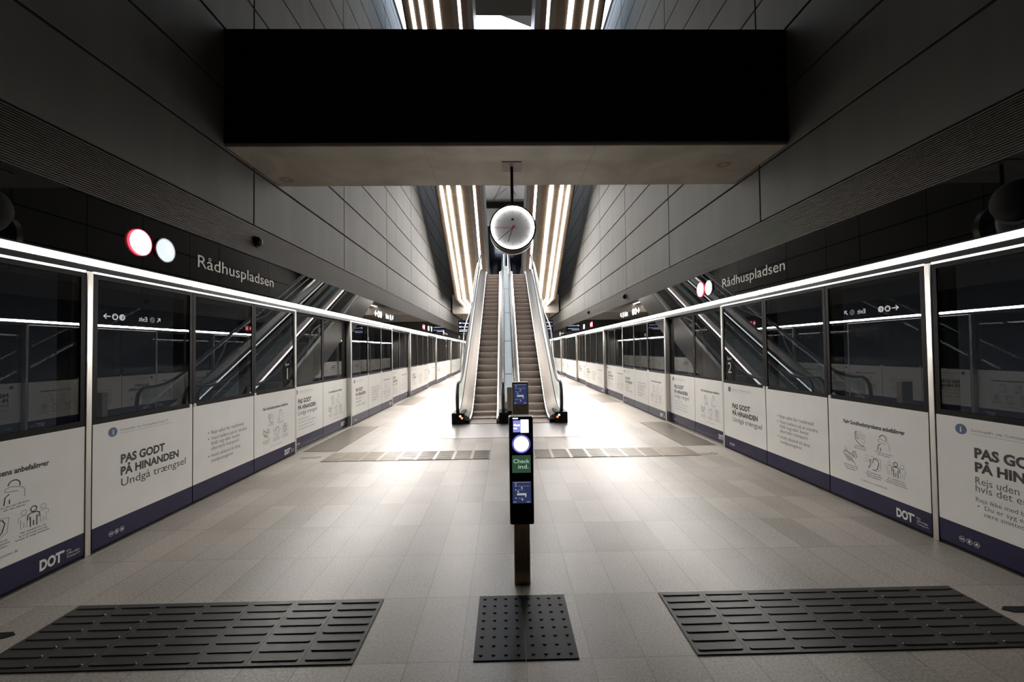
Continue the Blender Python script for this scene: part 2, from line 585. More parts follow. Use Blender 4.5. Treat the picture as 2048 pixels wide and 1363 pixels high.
for (a, b) in (((-0.9, 24.5), (0.9, 31.5)), ((0.9, 24.0), (-0.9, 33)), ((-0.9, 29.5), (0.9, 29.7)), ((-0.2, 27), (-0.9, 24.7)), ((-0.9, 32.3), (0.2, 30.2))):
    mb.tube([(a[0], a[1], Z_TOP), (b[0], b[1], Z_TOP)], 0.018, 4)
mb.build('ceiling_joint', 'joint', ceil_o)

# ribbed band and black fascia along both sides
def side_trims(sgn, n):
    mb = MB()
    for k in range(22):
        z = 3.155 + k * 0.02
        mb.prism([(sgn * (HALF + 0.03), z), (sgn * HALF, z + 0.003), (sgn * HALF, z + 0.011), (sgn * (HALF + 0.03), z + 0.014)], Y_BACK, Y_END, 'y')
    mb.box(*sorted((sgn * (HALF + 0.018), sgn * (HALF + 0.2))), Y_BACK, Y_END, 3.15, 3.60)
    struct(mb.build('trim_%d' % n, 'louvre'))
    mb = MB()
    y = Y_BACK
    cuts = [Y_BACK] + [0.6, 3.66, 4.84, 7.30, 9.86, 13.5, 16.1, 19.7, 22.3, 25.9, 28.5, 32.1, 34.7, 38.3] + [Y_END]
    for a, b in zip(cuts[:-1], cuts[1:]):
        mb.box(*sorted((sgn * HALF, sgn * (HALF + 0.15))), a + 0.003, b - 0.003, 2.60, 3.148)
    struct(mb.build('trim_%d' % (n + 1), 'fascia'))
    mb = MB().box(*sorted((sgn * (HALF + 0.012), sgn * (HALF + 0.30))), Y_BACK, Y_END, 2.46, 2.62)
    struct(mb.build('trim_%d' % (n + 2), 'black'))
side_trims(-1, 1)
side_trims(1, 4)

# the dark tunnels behind the glass
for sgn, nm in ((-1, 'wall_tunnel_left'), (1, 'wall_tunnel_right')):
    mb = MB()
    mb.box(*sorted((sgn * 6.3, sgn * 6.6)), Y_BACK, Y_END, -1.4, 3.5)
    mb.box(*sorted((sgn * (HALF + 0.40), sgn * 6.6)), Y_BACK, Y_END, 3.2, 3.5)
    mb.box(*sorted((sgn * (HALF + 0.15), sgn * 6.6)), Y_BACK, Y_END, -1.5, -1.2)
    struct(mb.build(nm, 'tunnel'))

# ------------------------------------------------------------------ light lines above the doors
for sgn, nm in ((-1, 'left'), (1, 'right')):
    t = thing('light_line', 'long white light line above the platform doors on the %s' % nm, 'light', (sgn * HALF, 2.2, 2.55), 0, 'light lines above the platform doors')
    MB().box(*sorted((0.012 * sgn, -0.045 * sgn)), 0.0, 39.6, 0.030, 0.042).build('housing', 'black', t)
    cuts = (0.0, 1.4, 2.7, 4.0, 5.4, 7.2, 10.0, 39.6)
    for k in range(7):
        mb = MB()
        mb.prism([(0.010 * sgn, -0.018), (0.010 * sgn, 0.030), (-0.036 * sgn, 0.030), (-0.036 * sgn, 0.024), (0.002 * sgn, -0.018)], cuts[k], cuts[k + 1], 'y')
        mb.build('diffuser', 'led_platform_%d' % k, t)

# ------------------------------------------------------------------ platform screens and doors
LOW, POST_D = 0.22, 0.10

def small_icons(mb, x, z, s=0.021):
    for k in range(3):
        cx = x + k * 0.054
        mb.stroke(arc(cx, z, s, 0, 360, 20)[:-1], 0.003, closed=True)
    mb.add([(x - 0.014, -0.0035, z - 0.004), (x + 0.014, -0.0035, z - 0.004), (x + 0.014, -0.0035, z + 0.005), (x - 0.014, -0.0035, z + 0.005)], [(0, 1, 2, 3)])
    c = x + 0.054
    mb.add([(c - 0.008, -0.0035, z - 0.011), (c + 0.008, -0.0035, z - 0.011), (c + 0.008, -0.0035, z + 0.011), (c - 0.008, -0.0035, z + 0.011)], [(0, 1, 2, 3)])
    c = x + 0.108
    mb.add([(c - 0.013, -0.0035, z - 0.008), (c + 0.013, -0.0035, z - 0.008), (c + 0.005, -0.0035, z + 0.010), (c - 0.005, -0.0035, z + 0.010)], [(0, 1, 2, 3)])

def head_block(p, x0=0.27, header=True):
    """blue information mark and the service line."""
    if header:
        MB().disc_y(x0 - 0.075, 1.030, 0.043, -0.0045, -0.001, 28).build('information_mark', 'blue_ink', p)
        mb = MB()
        letters(mb, 'i', x0 - 0.075, 1.007, 0.046, bold=0.03, align='c', y=-0.0055)
        mb.build('information_letter', 'white_ink', p)
    mb = MB()
    letters(mb, 'Serviceinfo om Coronavirus/covid 19', x0, 1.024, 0.024, width=0.55, res=1)
    mb.stroke([(x0, 1.004), (x0 + 0.62, 1.004)], 0.002)
    mb.build('service_line', 'grey_ink', p)

def title_block(p, x0=0.275, dz=0.0):
    mb = MB()
    letters(mb, 'PAS GODT', x0, 0.722 + dz, 0.076, width=0.505, bold=0.042)
    letters(mb, 'PÅ HINANDEN', x0, 0.610 + dz, 0.072, width=0.695, bold=0.042)
    mb.build('headline', 'ink', p)

def panel_title(p, v):
    if v == 'screen_a':
        head_block(p)
        title_block(p)
        mb = MB()
        letters(mb, 'Undgå trængsel', 0.28, 0.503, 0.074, width=0.79)
        mb.build('subline', 'ink', p)
    elif v == 'screen_b':
        head_block(p, 0.24)
        title_block(p, 0.25, 0.055)
        mb = MB()
        for k, s in enumerate(('Rejs uden for', 'myldretid', 'hvis det er muligt')):
            letters(mb, s, 0.25, 0.585 - 0.085 * k, 0.052, width=(0.50, 0.36, 0.66)[k])
        mb.build('subline', 'grey_ink', p)
    elif v == 'door_a':
        head_block(p, 0.27)
        title_block(p, 0.25, 0.10)
        mb = MB()
        letters(mb, 'Undgå trængsel', 0.25, 0.612, 0.074, width=0.75)
        mb.build('subline', 'ink', p)
        mb = MB()
        for k, s in enumerate(('Rejs uden for myldretid', 'Vent hellere på et mindre fyldt tog', 'eller benyt alternativ transport', 'Hold afstand til dine medpassagerer')):
            letters(mb, s, 0.25, 0.525 - 0.060 * k, 0.026, width=(0.42, 0.68, 0.60, 0.66)[k], res=1)
        mb.build('body_text', 'grey_ink', p)
    else:
        head_block(p, 0.28)
        title_block(p, 0.30, 0.095)
        mb = MB()
        letters(mb, 'Rejs uden for myldretid', 0.30, 0.605, 0.056, width=0.72)
        letters(mb, 'hvis det er muligt', 0.30, 0.543, 0.056, width=0.56)
        mb.build('subline', 'grey_ink', p)
        mb = MB()
        for k, s in enumerate(('Rejs ikke med bus, tog eller metro, hvis', '•  Du er syg eller kan', '    være smittet')):
            letters(mb, s, 0.30 + (0.0, 0.01, 0.05)[k], 0.462 - 0.052 * k, 0.034, width=(0.80, 0.46, 0.26)[k], res=2)
        mb.build('body_text', 'grey_ink', p)
    mb = MB()
    small_icons(mb, 0.185, 0.105)
    mb.build('transport_marks', 'white_ink', p)

def panel_bullets(p):
    mb = MB()
    x = 0.305
    for s, z, w in (('Rejs uden for myldretid', 0.753, 0.63), ('Vent hellere på et mindre', 0.678, 0.70), ('fyldt tog eller benyt', 0.617, 0.545),
                    ('alternativ transport', 0.553, 0.53), ('Hold afstand til dine', 0.468, 0.56), ('medpassagerer', 0.405, 0.42)):
        letters(mb, s, x, z, 0.043, width=w)
    for z in (0.775, 0.700, 0.490):
        mb.disc_y(x - 0.045, z, 0.008, -0.0045, -0.001, 10)
    mb.build('body_text', 'grey_ink', p)

def wrap(f, cx, cz, k=1.0, rot=0.0):
    c, s = math.cos(rot), math.sin(rot)
    return [(cx + k * (a * c - b * s), cz + k * (a * s + b * c)) for a, b in f]

def panel_advice(p, W):
    mb = MB()
    letters(mb, 'Følg Sundhedsstyrelsens anbefalinger', W / 2 - 0.365, 0.876, 0.040, width=0.72, bold=0.030, res=2)
    mb.build('headline', 'ink', p)
    dk, gy = MB(), MB()
    w = 0.0075
    x = W / 2
    # hand under bubbles
    cx, cz = x - 0.155, 0.745
    dk.stroke(wrap([(-0.055, 0.060), (-0.030, 0.065), (-0.050, 0.045), (-0.020, 0.040), (-0.052, 0.022), (-0.015, 0.014), (-0.045, -0.003), (-0.010, -0.016)], cx, cz), w)
    dk.stroke(wrap([(-0.055, 0.060), (-0.062, 0.02), (-0.050, -0.03), (-0.015, -0.065), (0.02, -0.080), (0.055, -0.078)], cx, cz), w)
    for (a, b, r) in ((0.005, 0.055, 0.014), (0.005, 0.015, 0.016), (0.045, 0.025, 0.016), (0.040, -0.025, 0.022)):
        gy.stroke(arc(cx + a, cz + b, r, 0, 360, 18)[:-1], 0.004, closed=True)
    # coughing into the sleeve
    cx, cz = x + 0.120, 0.745
    dk.stroke(arc(cx + 0.0, cz + 0.045, 0.038, -20, 175, 14), w)
    gy.stroke(wrap([(-0.055, 0.030), (-0.02, 0.040), (0.05, 0.020), (0.068, 0.0), (0.070, -0.06)], cx, cz), 0.006)
    gy.stroke(wrap([(-0.055, 0.030), (-0.058, 0.012), (-0.03, 0.006), (0.03, -0.004)], cx, cz), 0.006)
    dk.stroke(wrap([(-0.030, -0.010), (-0.055, -0.03), (-0.062, -0.085)], cx, cz), w)
    dk.stroke(wrap([(-0.028, -0.050), (-0.028, -0.082)], cx, cz), w)
    # crossed-out handshake
    cx, cz = x - 0.285, 0.525
    dk.stroke(wrap([(-0.075, 0.050), (-0.085, 0.010), (-0.035, -0.050), (-0.01, -0.060)], cx, cz), w)
    for k in range(4):
        dk.stroke(wrap([(-0.055 + 0.022 * k, 0.010 - 0.012 * k), (-0.035 + 0.022 * k, -0.030 - 0.012 * k), (-0.020 + 0.022 * k, -0.026 - 0.012 * k)], cx, cz), 0.006)
    dk.stroke(wrap([(-0.070, 0.045), (-0.030, 0.030), (0.010, 0.020), (0.035, 0.000), (0.050, 0.010)], cx, cz), w)
    dk.stroke(wrap([(0.030, 0.045), (0.060, 0.060), (0.085, 0.000), (0.060, -0.015), (0.030, 0.045)], cx, cz), w)
    gy.stroke(wrap([(-0.075, 0.090), (0.070, -0.090)], cx, cz), 0.007)
    # hand wiping a sheet
    cx, cz = x + 0.0, 0.522
    dk.stroke(wrap([(-0.060, -0.070), (-0.040, -0.050), (-0.030, -0.010), (-0.045, 0.020), (-0.030, 0.025), (-0.005, -0.005), (0.005, 0.040), (0.018, 0.045), (0.020, 0.035),
                    (0.030, 0.048), (0.042, 0.036), (0.050, 0.040), (0.058, 0.022), (0.066, 0.010), (0.050, -0.050), (0.020, -0.080), (-0.010, -0.075)], cx, cz), w)
    gy.stroke(wrap([(-0.03, 0.060), (0.09, 0.045), (0.080, -0.060), (0.03, -0.085)], cx, cz), 0.005)
    for k in range(3):
        gy.stroke(wrap([(-0.10, 0.060 - 0.03 * k), (-0.05, 0.050 - 0.03 * k)], cx, cz), 0.004)
    # people keeping apart
    cx, cz = x + 0.250, 0.515
    def body(m_, ox, k, ww):
        m_.stroke(wrap(arc(0, 0.055, 0.020, 0, 360, 16)[:-1], cx + ox, cz, k), ww, closed=True)
        m_.stroke(wrap([(-0.022, -0.075), (-0.022, 0.0), (-0.040, -0.020), (-0.040, 0.015), (-0.022, 0.028), (0.022, 0.028), (0.040, 0.015), (0.040, -0.020), (0.022, 0.0), (0.022, -0.075)], cx + ox, cz, k), ww)
        m_.stroke(wrap([(0, -0.030), (0, -0.070)], cx + ox, cz, k), ww)
    body(dk, 0.0, 1.0, w)
    body(gy, -0.065, 0.92, 0.004)
    body(gy, 0.068, 0.92, 0.004)
    dk.build('pictograms', 'ink', p)
    gy.build('pictogram_details', 'pale_ink', p)
    mb = MB()
    caps = ((-0.155, 0.645, ('Vask hænderne tit', 'eller brug håndsprit')), (0.120, 0.640, ('Host eller nys i dit ærme', '- ikke dine hænder')),
            (-0.285, 0.412, ('Undgå håndtryk, kindkys', 'og kram - begræns den', 'fysiske kontakt')), (0.0, 0.405, ('Vær opmærksom på', 'rengøring - både hjemme', 'og på arbejdspladsen')),
            (0.250, 0.412, ('Vær opmærksom, når', 'du er på steder med tæt', 'kontakt til mange mennesker')))
    for cx_, z, ls in caps:
        for k, s in enumerate(ls):
            letters(mb, s, x + cx_, z - 0.022 * k, 0.0135, bold=0.012, align='c', res=1)
    mb.build('captions', 'grey_ink', p)
    mb = MB()
    letters(mb, 'Se mere på coronasmitte.dk', x, 0.292, 0.020, align='c', width=0.30, res=1)
    mb.build('web_line', 'grey_ink', p)
    mb = MB()
    letters(mb, 'DOT', W - 0.345, 0.070, 0.076, width=0.165, bold=0.045)
    mb.disc_y(W - 0.172, 0.140, 0.010, -0.0045, -0.001, 14)
    for k, s in enumerate(('Din', 'Offentlige', 'Transport')):
        letters(mb, s, W - 0.145, 0.122 - 0.026 * k, 0.018, res=1)
    mb.build('company_mark', 'white_ink', p)

def make_panel(parent, x0, W, kind, variant, name, lock='', spor=None, d=0.0):
    """one glass panel with its printed film; local origin at its lower left corner, front facing -y."""
    G = 0.004
    mb = MB()
    rim, H = 0.045, 2.455
    mb.box(G, W - G, 0.0, 0.035, 0.012, 1.175)                              # solid lower part
    mb.box(G, rim, 0.0, 0.035, 1.175, H)
    mb.box(W - rim, W - G, 0.0, 0.035, 1.175, H)
    mb.box(rim, W - rim, 0.0, 0.035, H - 0.035, H)
    p = mb.build(name, 'black', parent)
    p.location = (x0, d, 0)
    MB().box(rim, W - rim, 0.008, 0.018, 1.175, H - 0.035).build('pane', 'glass', p)
    MB().box(W - rim - 0.04, W - rim + 0.01, 0.04, 0.16, 0.1, H).box(rim - 0.01, rim + 0.02, 0.04, 0.16, 0.1, H).build('rear_mullion', 'fin', p)
    MB().box(0.007, W - 0.007, -0.0025, 0.0, LOW, 1.128).build('poster', 'poster', p)
    MB().box(0.007, W - 0.007, -0.0025, 0.0, 0.035, LOW).build('poster_band', 'navy', p)
    if kind == 'title':
        panel_title(p, variant)
    elif kind == 'bullets':
        panel_bullets(p)
    else:
        panel_advice(p, W)
    for c in lock:
        lx = 0.032 if c == 'l' else W - 0.032
        MB().disc_y(lx, 1.145, 0.021, -0.006, 0.0, 20).ring_y(lx, 1.145, 0.008, 0.013, -0.008, -0.005, 16).build('lock', 'white_ink', p)
    if spor:
        mb = MB()
        sx = W - 0.24 if spor == '1' else 0.20
        letters(mb, 'Spor', sx, 1.530, 0.050, y=0.006, align='c')
        letters(mb, spor, sx, 1.305, 0.180, y=0.006, align='c')
        mb.build('track_number', 'sign_grey', p)
    return p

SW, DW = 3.63, 2.56
def make_screen(variant, label, spor=None):
    t = thing('platform_screen', label, 'screen', group='fixed glass screens along the platform')
    for k, x in enumerate((0.0, SW - 0.05)):
        MB().box(x, x + 0.05, -0.002, 0.155, 0.0, 2.475).build('end_post', 'post_steel', t, bevel=0.004)
    w3 = (SW - 0.10) / 3
    for k, kind in enumerate(('title', 'bullets', 'advice')):
        right_track = spor == '2'
        make_panel(t, 0.05 + k * w3, w3, kind, variant, 'glass_panel', ('r', 'l', 'l')[k] if right_track else ('', 'lr', 'l')[k] if spor is None else ('r', 'l', 'l')[k],
                   spor if (spor == '1' and k == 2) or (spor == '2' and k == 0) else None)
    MB().box(0.055, SW - 0.055, -0.004, 0.012, 2.466, 2.479).build('head_glint_bar', 'head_glint', t)
    return t

def make_door(variant, label):
    flush = variant == 'door_b'                  # the nearest pair stands flush with the fixed screens
    d = 0.006 if flush else POST_D
    if flush:
        t = thing('platform_screen', label, 'screen', group='two panel glass screens nearest the camera')
    else:
        t = thing('sliding_door', label, 'platform door', group='sliding glass doors along the platform')
    w2 = DW / 2
    leaf = 'glass_panel' if flush else 'door_leaf'
    make_panel(t, 0.0, w2, 'title', variant, leaf, '', None, d)
    make_panel(t, w2, w2, 'advice', variant, leaf, '', None, d)
    if not flush:
        MB().box(0.0, DW, 0.0, 0.15, 0.0, 0.010).build('threshold', 'steel', t)
    MB().box(0.01, DW - 0.01, d - 0.006, d + 0.012, 2.462, 2.478).build('head_glint_bar', 'head_glint', t)
    return t

PITCH = 6.19
ORD = ['nearest', 'second nearest', 'third nearest', 'fourth nearest', 'fifth nearest', 'sixth nearest', 'seventh nearest']
protos = {}
for side in ('left', 'right'):
    sgn = -1 if side == 'left' else 1
    rz = PI / 2 if side == 'left' else -PI / 2
    for k in range(6):
        y0 = 3.67 + PITCH * k
        if side == 'right':
            y0 -= 0.02
        y1 = y0 + SW
        loc = (sgn * HALF, y0 if side == 'left' else y1, 0)
        lab = ('glass platform screen of three panels with white health posters, %s on the %s' % (ORD[k], side))
        if k == 0:
            spor = '1' if side == 'left' else '2'
            s = make_screen('screen_a', 'glass platform screen marked Spor %s, with a poster reading Undgå trængsel' % spor, spor)
            s.location = loc
            s.rotation_euler = (0, 0, rz)
        else:
            if 'screen_b' not in protos:
                protos['screen_b'] = make_screen('screen_b', lab)
                protos['screen_b'].location = loc
                protos['screen_b'].rotation_euler = (0, 0, rz)
            else:
                dup(protos['screen_b'], loc, rz, lab)
    for k in range(7):
        y0 = 3.67 + PITCH * (k - 1) + SW
        if side == 'right':
            y0 -= 0.02
        y1 = y0 + DW
        loc = (sgn * HALF, y0 if side == 'left' else y1, 0)
        lab = 'pair of sliding glass platform doors with white health posters, %s on the %s' % (ORD[max(0, k - 1)], side)
        v = 'door_b' if k == 0 else 'door_a'
        if k == 0:
            lab = 'two panel glass screen with white health posters at the %s edge of the photo' % side
        if v not in protos:
            protos[v] = make_door(v, lab)
            protos[v].location = loc
            protos[v].rotation_euler = (0, 0, rz)
        else:
            dup(protos[v], loc, rz, lab)

# ------------------------------------------------------------------ signs and fittings on the fascia (built facing -y, turned to the wall)
def on_wall(name, label, cat, side, y, z, group=None, off=0.0):
    sgn = -1 if side == 'left' else 1
    return thing(name, label, cat, (sgn * (HALF - off), y, z), PI / 2 if side == 'left' else -PI / 2, group)

def station_name(side, y, z, w, cap, label):
    t = on_wall('station_name', label, 'sign', side, y, z, 'station name lettering')
    mb = MB()
    letters(mb, 'Rådhuspladsen', 0, 0, cap, width=w, y=-0.004, res=4)
    mb.build('lettering', 'sign_grey', t)
station_name('left', 4.965, 2.775, 1.61, 0.145, 'grey Rådhuspladsen lettering on the black fascia at left, beside the round lamps')
station_name('right', 7.180, 2.785, 1.62, 0.150, 'grey Rådhuspladsen lettering on the black fascia at right, beside the round lamps')
station_name('left', 25.2, 2.77, 1.3, 0.10, 'tiny far Rådhuspladsen lettering on the left fascia')
station_name('right', 28.0, 2.77, 1.3, 0.10, 'tiny far Rådhuspladsen lettering on the right fascia')

def round_lamp(side, y, z, r, red, label):
    t = on_wall('round_sign', label, 'sign', side, y, z, 'round lit signs on the fascia')
    if red:
        MB().ring_y(0, 0, r - 0.008, r, -0.02, 0.0, 48).build('rim', 'sign_red', t)
        MB().disc_y(0, 0, r - 0.008, -0.018, 0.0, 48).build('face', 'sign_core', t)
    else:
        MB().ring_y(0, 0, r - 0.010, r, -0.02, 0.0, 48).build('rim', 'steel', t)
        MB().disc_y(0, 0, r - 0.010, -0.018, 0.0, 48).build('face', 'sign_white_soft', t)
        q = r * 0.55
        MB().add([(q * 0.25, -0.0195, q), (q * 1.2, -0.0195, q * 0.55), (q * 0.75, -0.0195, q * 0.2), (q * 1.15, -0.0195, -q * 0.45), (q * 0.3, -0.0195, -q * 0.2)], [(0, 1, 2, 3, 4)]).build('emblem', 'sign_white', t)
round_lamp('left', 4.175, 2.857, 0.130, True, 'round glowing sign with a red rim on the left fascia')
round_lamp('left', 4.480, 2.852, 0.128, False, 'round pale glowing sign between the red rimmed one and the left station name')
round_lamp('right', 7.975, 2.868, 0.140, True, 'round glowing sign with a red rim on the right fascia')
round_lamp('right', 7.650, 2.855, 0.140, False, 'round pale glowing sign beside the right station name')
round_lamp('left', 20.6, 2.83, 0.14, False, 'small far round lit sign on the left fascia, nearest of three')
round_lamp('left', 24.7, 2.83, 0.14, False, 'small far round lit sign beside the tiny lettering on the left fascia')
round_lamp('left', 33.1, 2.83, 0.14, False, 'farthest round lit sign on the left fascia')
round_lamp('right', 28.5, 2.83, 0.14, False, 'small far round lit sign beside the tiny lettering on the right fascia')
round_lamp('right', 34.0, 2.83, 0.14, False, 'farthest round lit sign on the right fascia')

def direction_sign(side, y, label):
    """arrow, luggage and telephone discs, then Exit with an escalator disc and arrow (mirrored order on the right)."""
    t = on_wall('direction_sign', label, 'sign', side, y, 2.83, 'lit direction signs on the fascia')
    f = 1 if side == 'left' else -1
    s = 0.075
    ar = MB()
    ar.stroke([(f * 0.13, 0), (-f * 0.07, 0)], 0.035, -0.006)
    ar.stroke([(f * 0.01, 0.07), (-f * 0.07, 0), (f * 0.01, -0.07)], 0.032, -0.006)
    ar.build('arrow', 'sign_white', t)
    for k, x in enumerate((0.27, 0.49)):
        d = MB().disc_y(f * x, 0, 0.092, -0.006, 0.0, 28).build('disc', 'sign_white', t)
        g = MB()
        if k == 0:
            g.box(f * x - 0.045, f * x + 0.045, -0.008, -0.005, -0.05, 0.03)
            g.stroke(arc(f * x, 0.03, 0.03, 0, 180, 8), 0.014, -0.0075)
        else:
            g.stroke(arc(f * x + 0.025, 0, 0.05, 120, 240, 8), 0.026, -0.0075)
        g.build('glyph', 'black', d)
    mb = MB()
    ex = 1.02 if f > 0 else -1.33
    letters(mb, 'Exit', ex, -0.065, 0.135, y=-0.006, bold=0.012)
    mb.build('exit_word', 'sign_white', t)
    dx = f * 1.52 if f > 0 else -1.52
    d = MB().disc_y(dx, 0, 0.092, -0.006, 0.0, 28).build('disc', 'sign_white_soft', t)
    g = MB().stroke([(dx - 0.06 * f, -0.045), (dx - 0.02 * f, -0.045), (dx + 0.03 * f, 0.03), (dx + 0.065 * f, 0.03)], 0.022, -0.0075)
    g.build('glyph', 'black', d)
    ar = MB()
    bx = f * 1.75
    ar.stroke([(bx - 0.05 * f, -0.06), (bx + 0.06 * f, 0.06)], 0.03, -0.006)
    ar.stroke([(bx - 0.03 * f, 0.06), (bx + 0.06 * f, 0.06), (bx + 0.06 * f, -0.03)], 0.03, -0.006)
    ar.build('arrow', 'sign_white', t)
direction_sign('left', 11.75, 'lit white sign with arrow, discs and Exit on the left fascia')
direction_sign('right', 11.75, 'lit white sign with arrow, discs and Exit on the right fascia')

def rule_sign(side, y, label):
    t = on_wall('notice_sign', label, 'sign', side, y, 2.83, 'small red lit notices on the fascia')
    sq = MB().box(0.02, 0.24, -0.006, 0, -0.11, 0.11).build('red_square', 'sign_red', t)
    g = MB().stroke([(0.06, 0.07), (0.20, -0.07)], 0.02, -0.0075).stroke([(0.20, 0.07), (0.06, -0.07)], 0.02, -0.0075)
    g.build('glyph', 'sign_core', sq)
    d = MB().disc_y(-0.14, 0, 0.11, -0.006, 0, 28).build('red_disc', 'sign_red', t)
    MB().box(-0.19, -0.09, -0.008, -0.005, -0.04, 0.04).build('glyph', 'sign_core', d)
rule_sign('left', 18.7, 'small red square and disc notice on the left fascia')
rule_sign('right', 18.2, 'small red square and disc notice on the right fascia')
for side, y in (('left', 19.9), ('right', 19.9)):
    t = on_wall('notice_sign', 'small white lit square notice on the %s fascia, behind the red one' % side, 'sign', side, y, 2.83)
    sq = MB().box(-0.15, 0.15, -0.006, 0, -0.10, 0.10).build('square', 'sign_white', t)
    MB().stroke([(-0.09, 0.06), (-0.03, -0.06), (0.03, 0.06)], 0.025, -0.0075).stroke([(0.06, 0.06), (0.10, -0.06)], 0.025, -0.0075).build('glyph', 'black', sq)

def dome(side, y, z, r, label, group, mat='black'):
    t = on_wall('camera_dome', label, 'camera', side, y, z, group)
    mb = MB()
    rings, seg = 6, 20
    vs, fs = [], []
    for i in range(rings):
        a = PI / 2 * i / rings
        for k in range(seg):
            b = 2 * PI * k / seg
            vs.append((r * math.cos(a) * math.cos(b), -0.02 - r * 0.85 * math.sin(a), r * math.cos(a) * math.sin(b)))
    vs.append((0, -0.02 - r * 0.85, 0))
    for i in range(rings - 1):
        for k in range(seg):
            k2 = (k + 1) % seg
            fs.append((i * seg + k, i * seg + k2, (i + 1) * seg + k2, (i + 1) * seg + k))
    for k in range(seg):
        fs.append(((rings - 1) * seg + k, (rings - 1) * seg + (k + 1) % seg, rings * seg))
    fs.append(tuple(range(seg)))
    mb.add(vs, fs)
    mb.build('dome', mat, t, smooth=True)
    MB().disc_y(0, 0, r * 1.12, -0.022, 0.0, 28).build('mount', 'black', t)
dome('left', 6.13, 3.38, 0.075, 'small black camera dome on the ribbed band above the left station name', 'small camera domes on the ribbed bands')
dome('right', 13.05, 3.39, 0.075, 'small black camera dome on the right ribbed band, nearer of two', 'small camera domes on the ribbed bands')
dome('right', 18.69, 3.40, 0.075, 'small black camera dome on the right ribbed band, farther of two', 'small camera domes on the ribbed bands')
dome('left', 2.92, 2.78, 0.155, 'large dark dome on the left fascia at the left edge of the photo', 'large dark domes on the fascia', 'matte_black')
dome('right', 2.98, 2.80, 0.155, 'large dark dome on the right fascia at the right edge of the photo', 'large dark domes on the fascia', 'matte_black')

# ------------------------------------------------------------------ the concrete beam and the clock under it
BY0, BY1, BZ0, BZ1 = 5.45, 6.78, 4.45, 6.00
t = thing('concrete_beam', 'wide concrete beam with front shaded black crossing above the platform', 'beam', (0, 0, 0))
MB().box(-HALF, HALF, BY0, BY1, BZ0, BZ1).build('beam_body', 'beam', t, bevel=0.012)
MB().box(-HALF, HALF, BY0 - 0.03, BY0, BZ0 + 0.045, BZ1).build('front_shade_sheet', 'matte_black', t)  # black sheet puts the shade of the unlit beam front into colour

CKX, CKY, CKZ = 0.035, 5.92, 3.50
t = thing('platform_clock', 'round white station clock hanging on a black rod from the beam', 'clock', (CKX, 6.07, BZ0))
zc = CKZ - BZ0
MB().box(-0.14, 0.14, -0.165, 0.165, -0.012, 0.0).build('ceiling_plate', 'soffit_dark', t)
MB().tube([(0, 0, 0), (0, 0, zc + 0.30)], 0.022, 12).build('rod', 'black', t, smooth=True)
R = 0.330
drum = MB()
seg = 64
prof = [(R - 0.055, -0.120), (R - 0.017, -0.150), (R + 0.002, -0.149), (R + 0.006, -0.142), (R + 0.006, -0.125), (R - 0.012, -0.110), (R - 0.012, -0.02), (R - 0.004, 0.0), (R - 0.004, 0.03), (R - 0.012, 0.04), (R - 0.012, 0.135), (R - 0.03, 0.15)]
vs, fs = [], []
for k in range(seg):
    c, s = math.cos(2 * PI * k / seg), math.sin(2 * PI * k / seg)
    vs += [(r * c, y, zc + r * s) for r, y in prof]
n = len(prof)
for k in range(seg):
    k2 = (k + 1) % seg
    for i in range(1, n - 1):
        fs.append((k * n + i, k * n + i + 1, k2 * n + i + 1, k2 * n + i))
fs.append(tuple(k * n + n - 1 for k in range(seg)))
drum.add(vs, fs)
drum.build('case', 'black', t)
MB().ring_y(0, zc, R - 0.003, R + 0.006, 0.045, 0.125, 64).build('case_band', 'beige_metal', t)
FY = -0.120
face = MB().disc_y(0, zc, R - 0.010, FY, FY + 0.01, 64).build('face', 'clock_face', t)
MB().ring_y(0, zc, R - 0.016, R - 0.009, FY - 0.022, FY - 0.004, 64).build('ring_light', 'clock_ring', t)
mb = MB()
for k in range(12):
    a = 2 * PI * k / 12
    c, s = math.sin(a), math.cos(a)
    mb.stroke([(c * 0.205, zc + s * 0.205), (c * 0.245, zc + s * 0.245)], 0.0035, FY - 0.001)
mb.build('hour_marks', 'ink', face)
mb = MB()
mb.add([(-0.025, FY - 0.001, zc + 0.112), (0.025, FY - 0.001, zc + 0.112), (0.016, FY - 0.001, zc + 0.128), (-0.016, FY - 0.001, zc + 0.128)], [(0, 1, 2, 3)])
mb.add([(-0.011, FY - 0.001, zc + 0.129), (0.011, FY - 0.001, zc + 0.129), (0.013, FY - 0.001, zc + 0.143), (-0.013, FY - 0.001, zc + 0.143)], [(0, 1, 2, 3)])
mb.build('maker_mark', 'ink', face)
def hand(name, ang, ln, tail, w, mat, y, two=False):
    a = math.radians(ang)
    c, s = math.sin(a), math.cos(a)
    mb = MB()
    if two:
        for o in (-0.006, 0.006):
            mb.stroke([(-c * tail + s * o, zc - s * tail - c * o), (c * ln + s * o, zc + s * ln - c * o)], w, y)
    else:
        mb.stroke([(-c * tail, zc - s * tail), (c * ln, zc + s * ln)], w, y)
    mb.build(name, mat, t)
hand('hour_hand', 199, 0.215, 0.05, 0.009, 'ink', FY - 0.006)
hand('minute_hand', 230, 0.290, 0.055, 0.008, 'ink', FY - 0.009)
hand('second_hand', 271, 0.260, 0.05, 0.004, 'hand_red', FY - 0.012, True)
MB().disc_y(0, zc, 0.012, FY - 0.016, FY, 16).build('hub', 'hand_red', t)

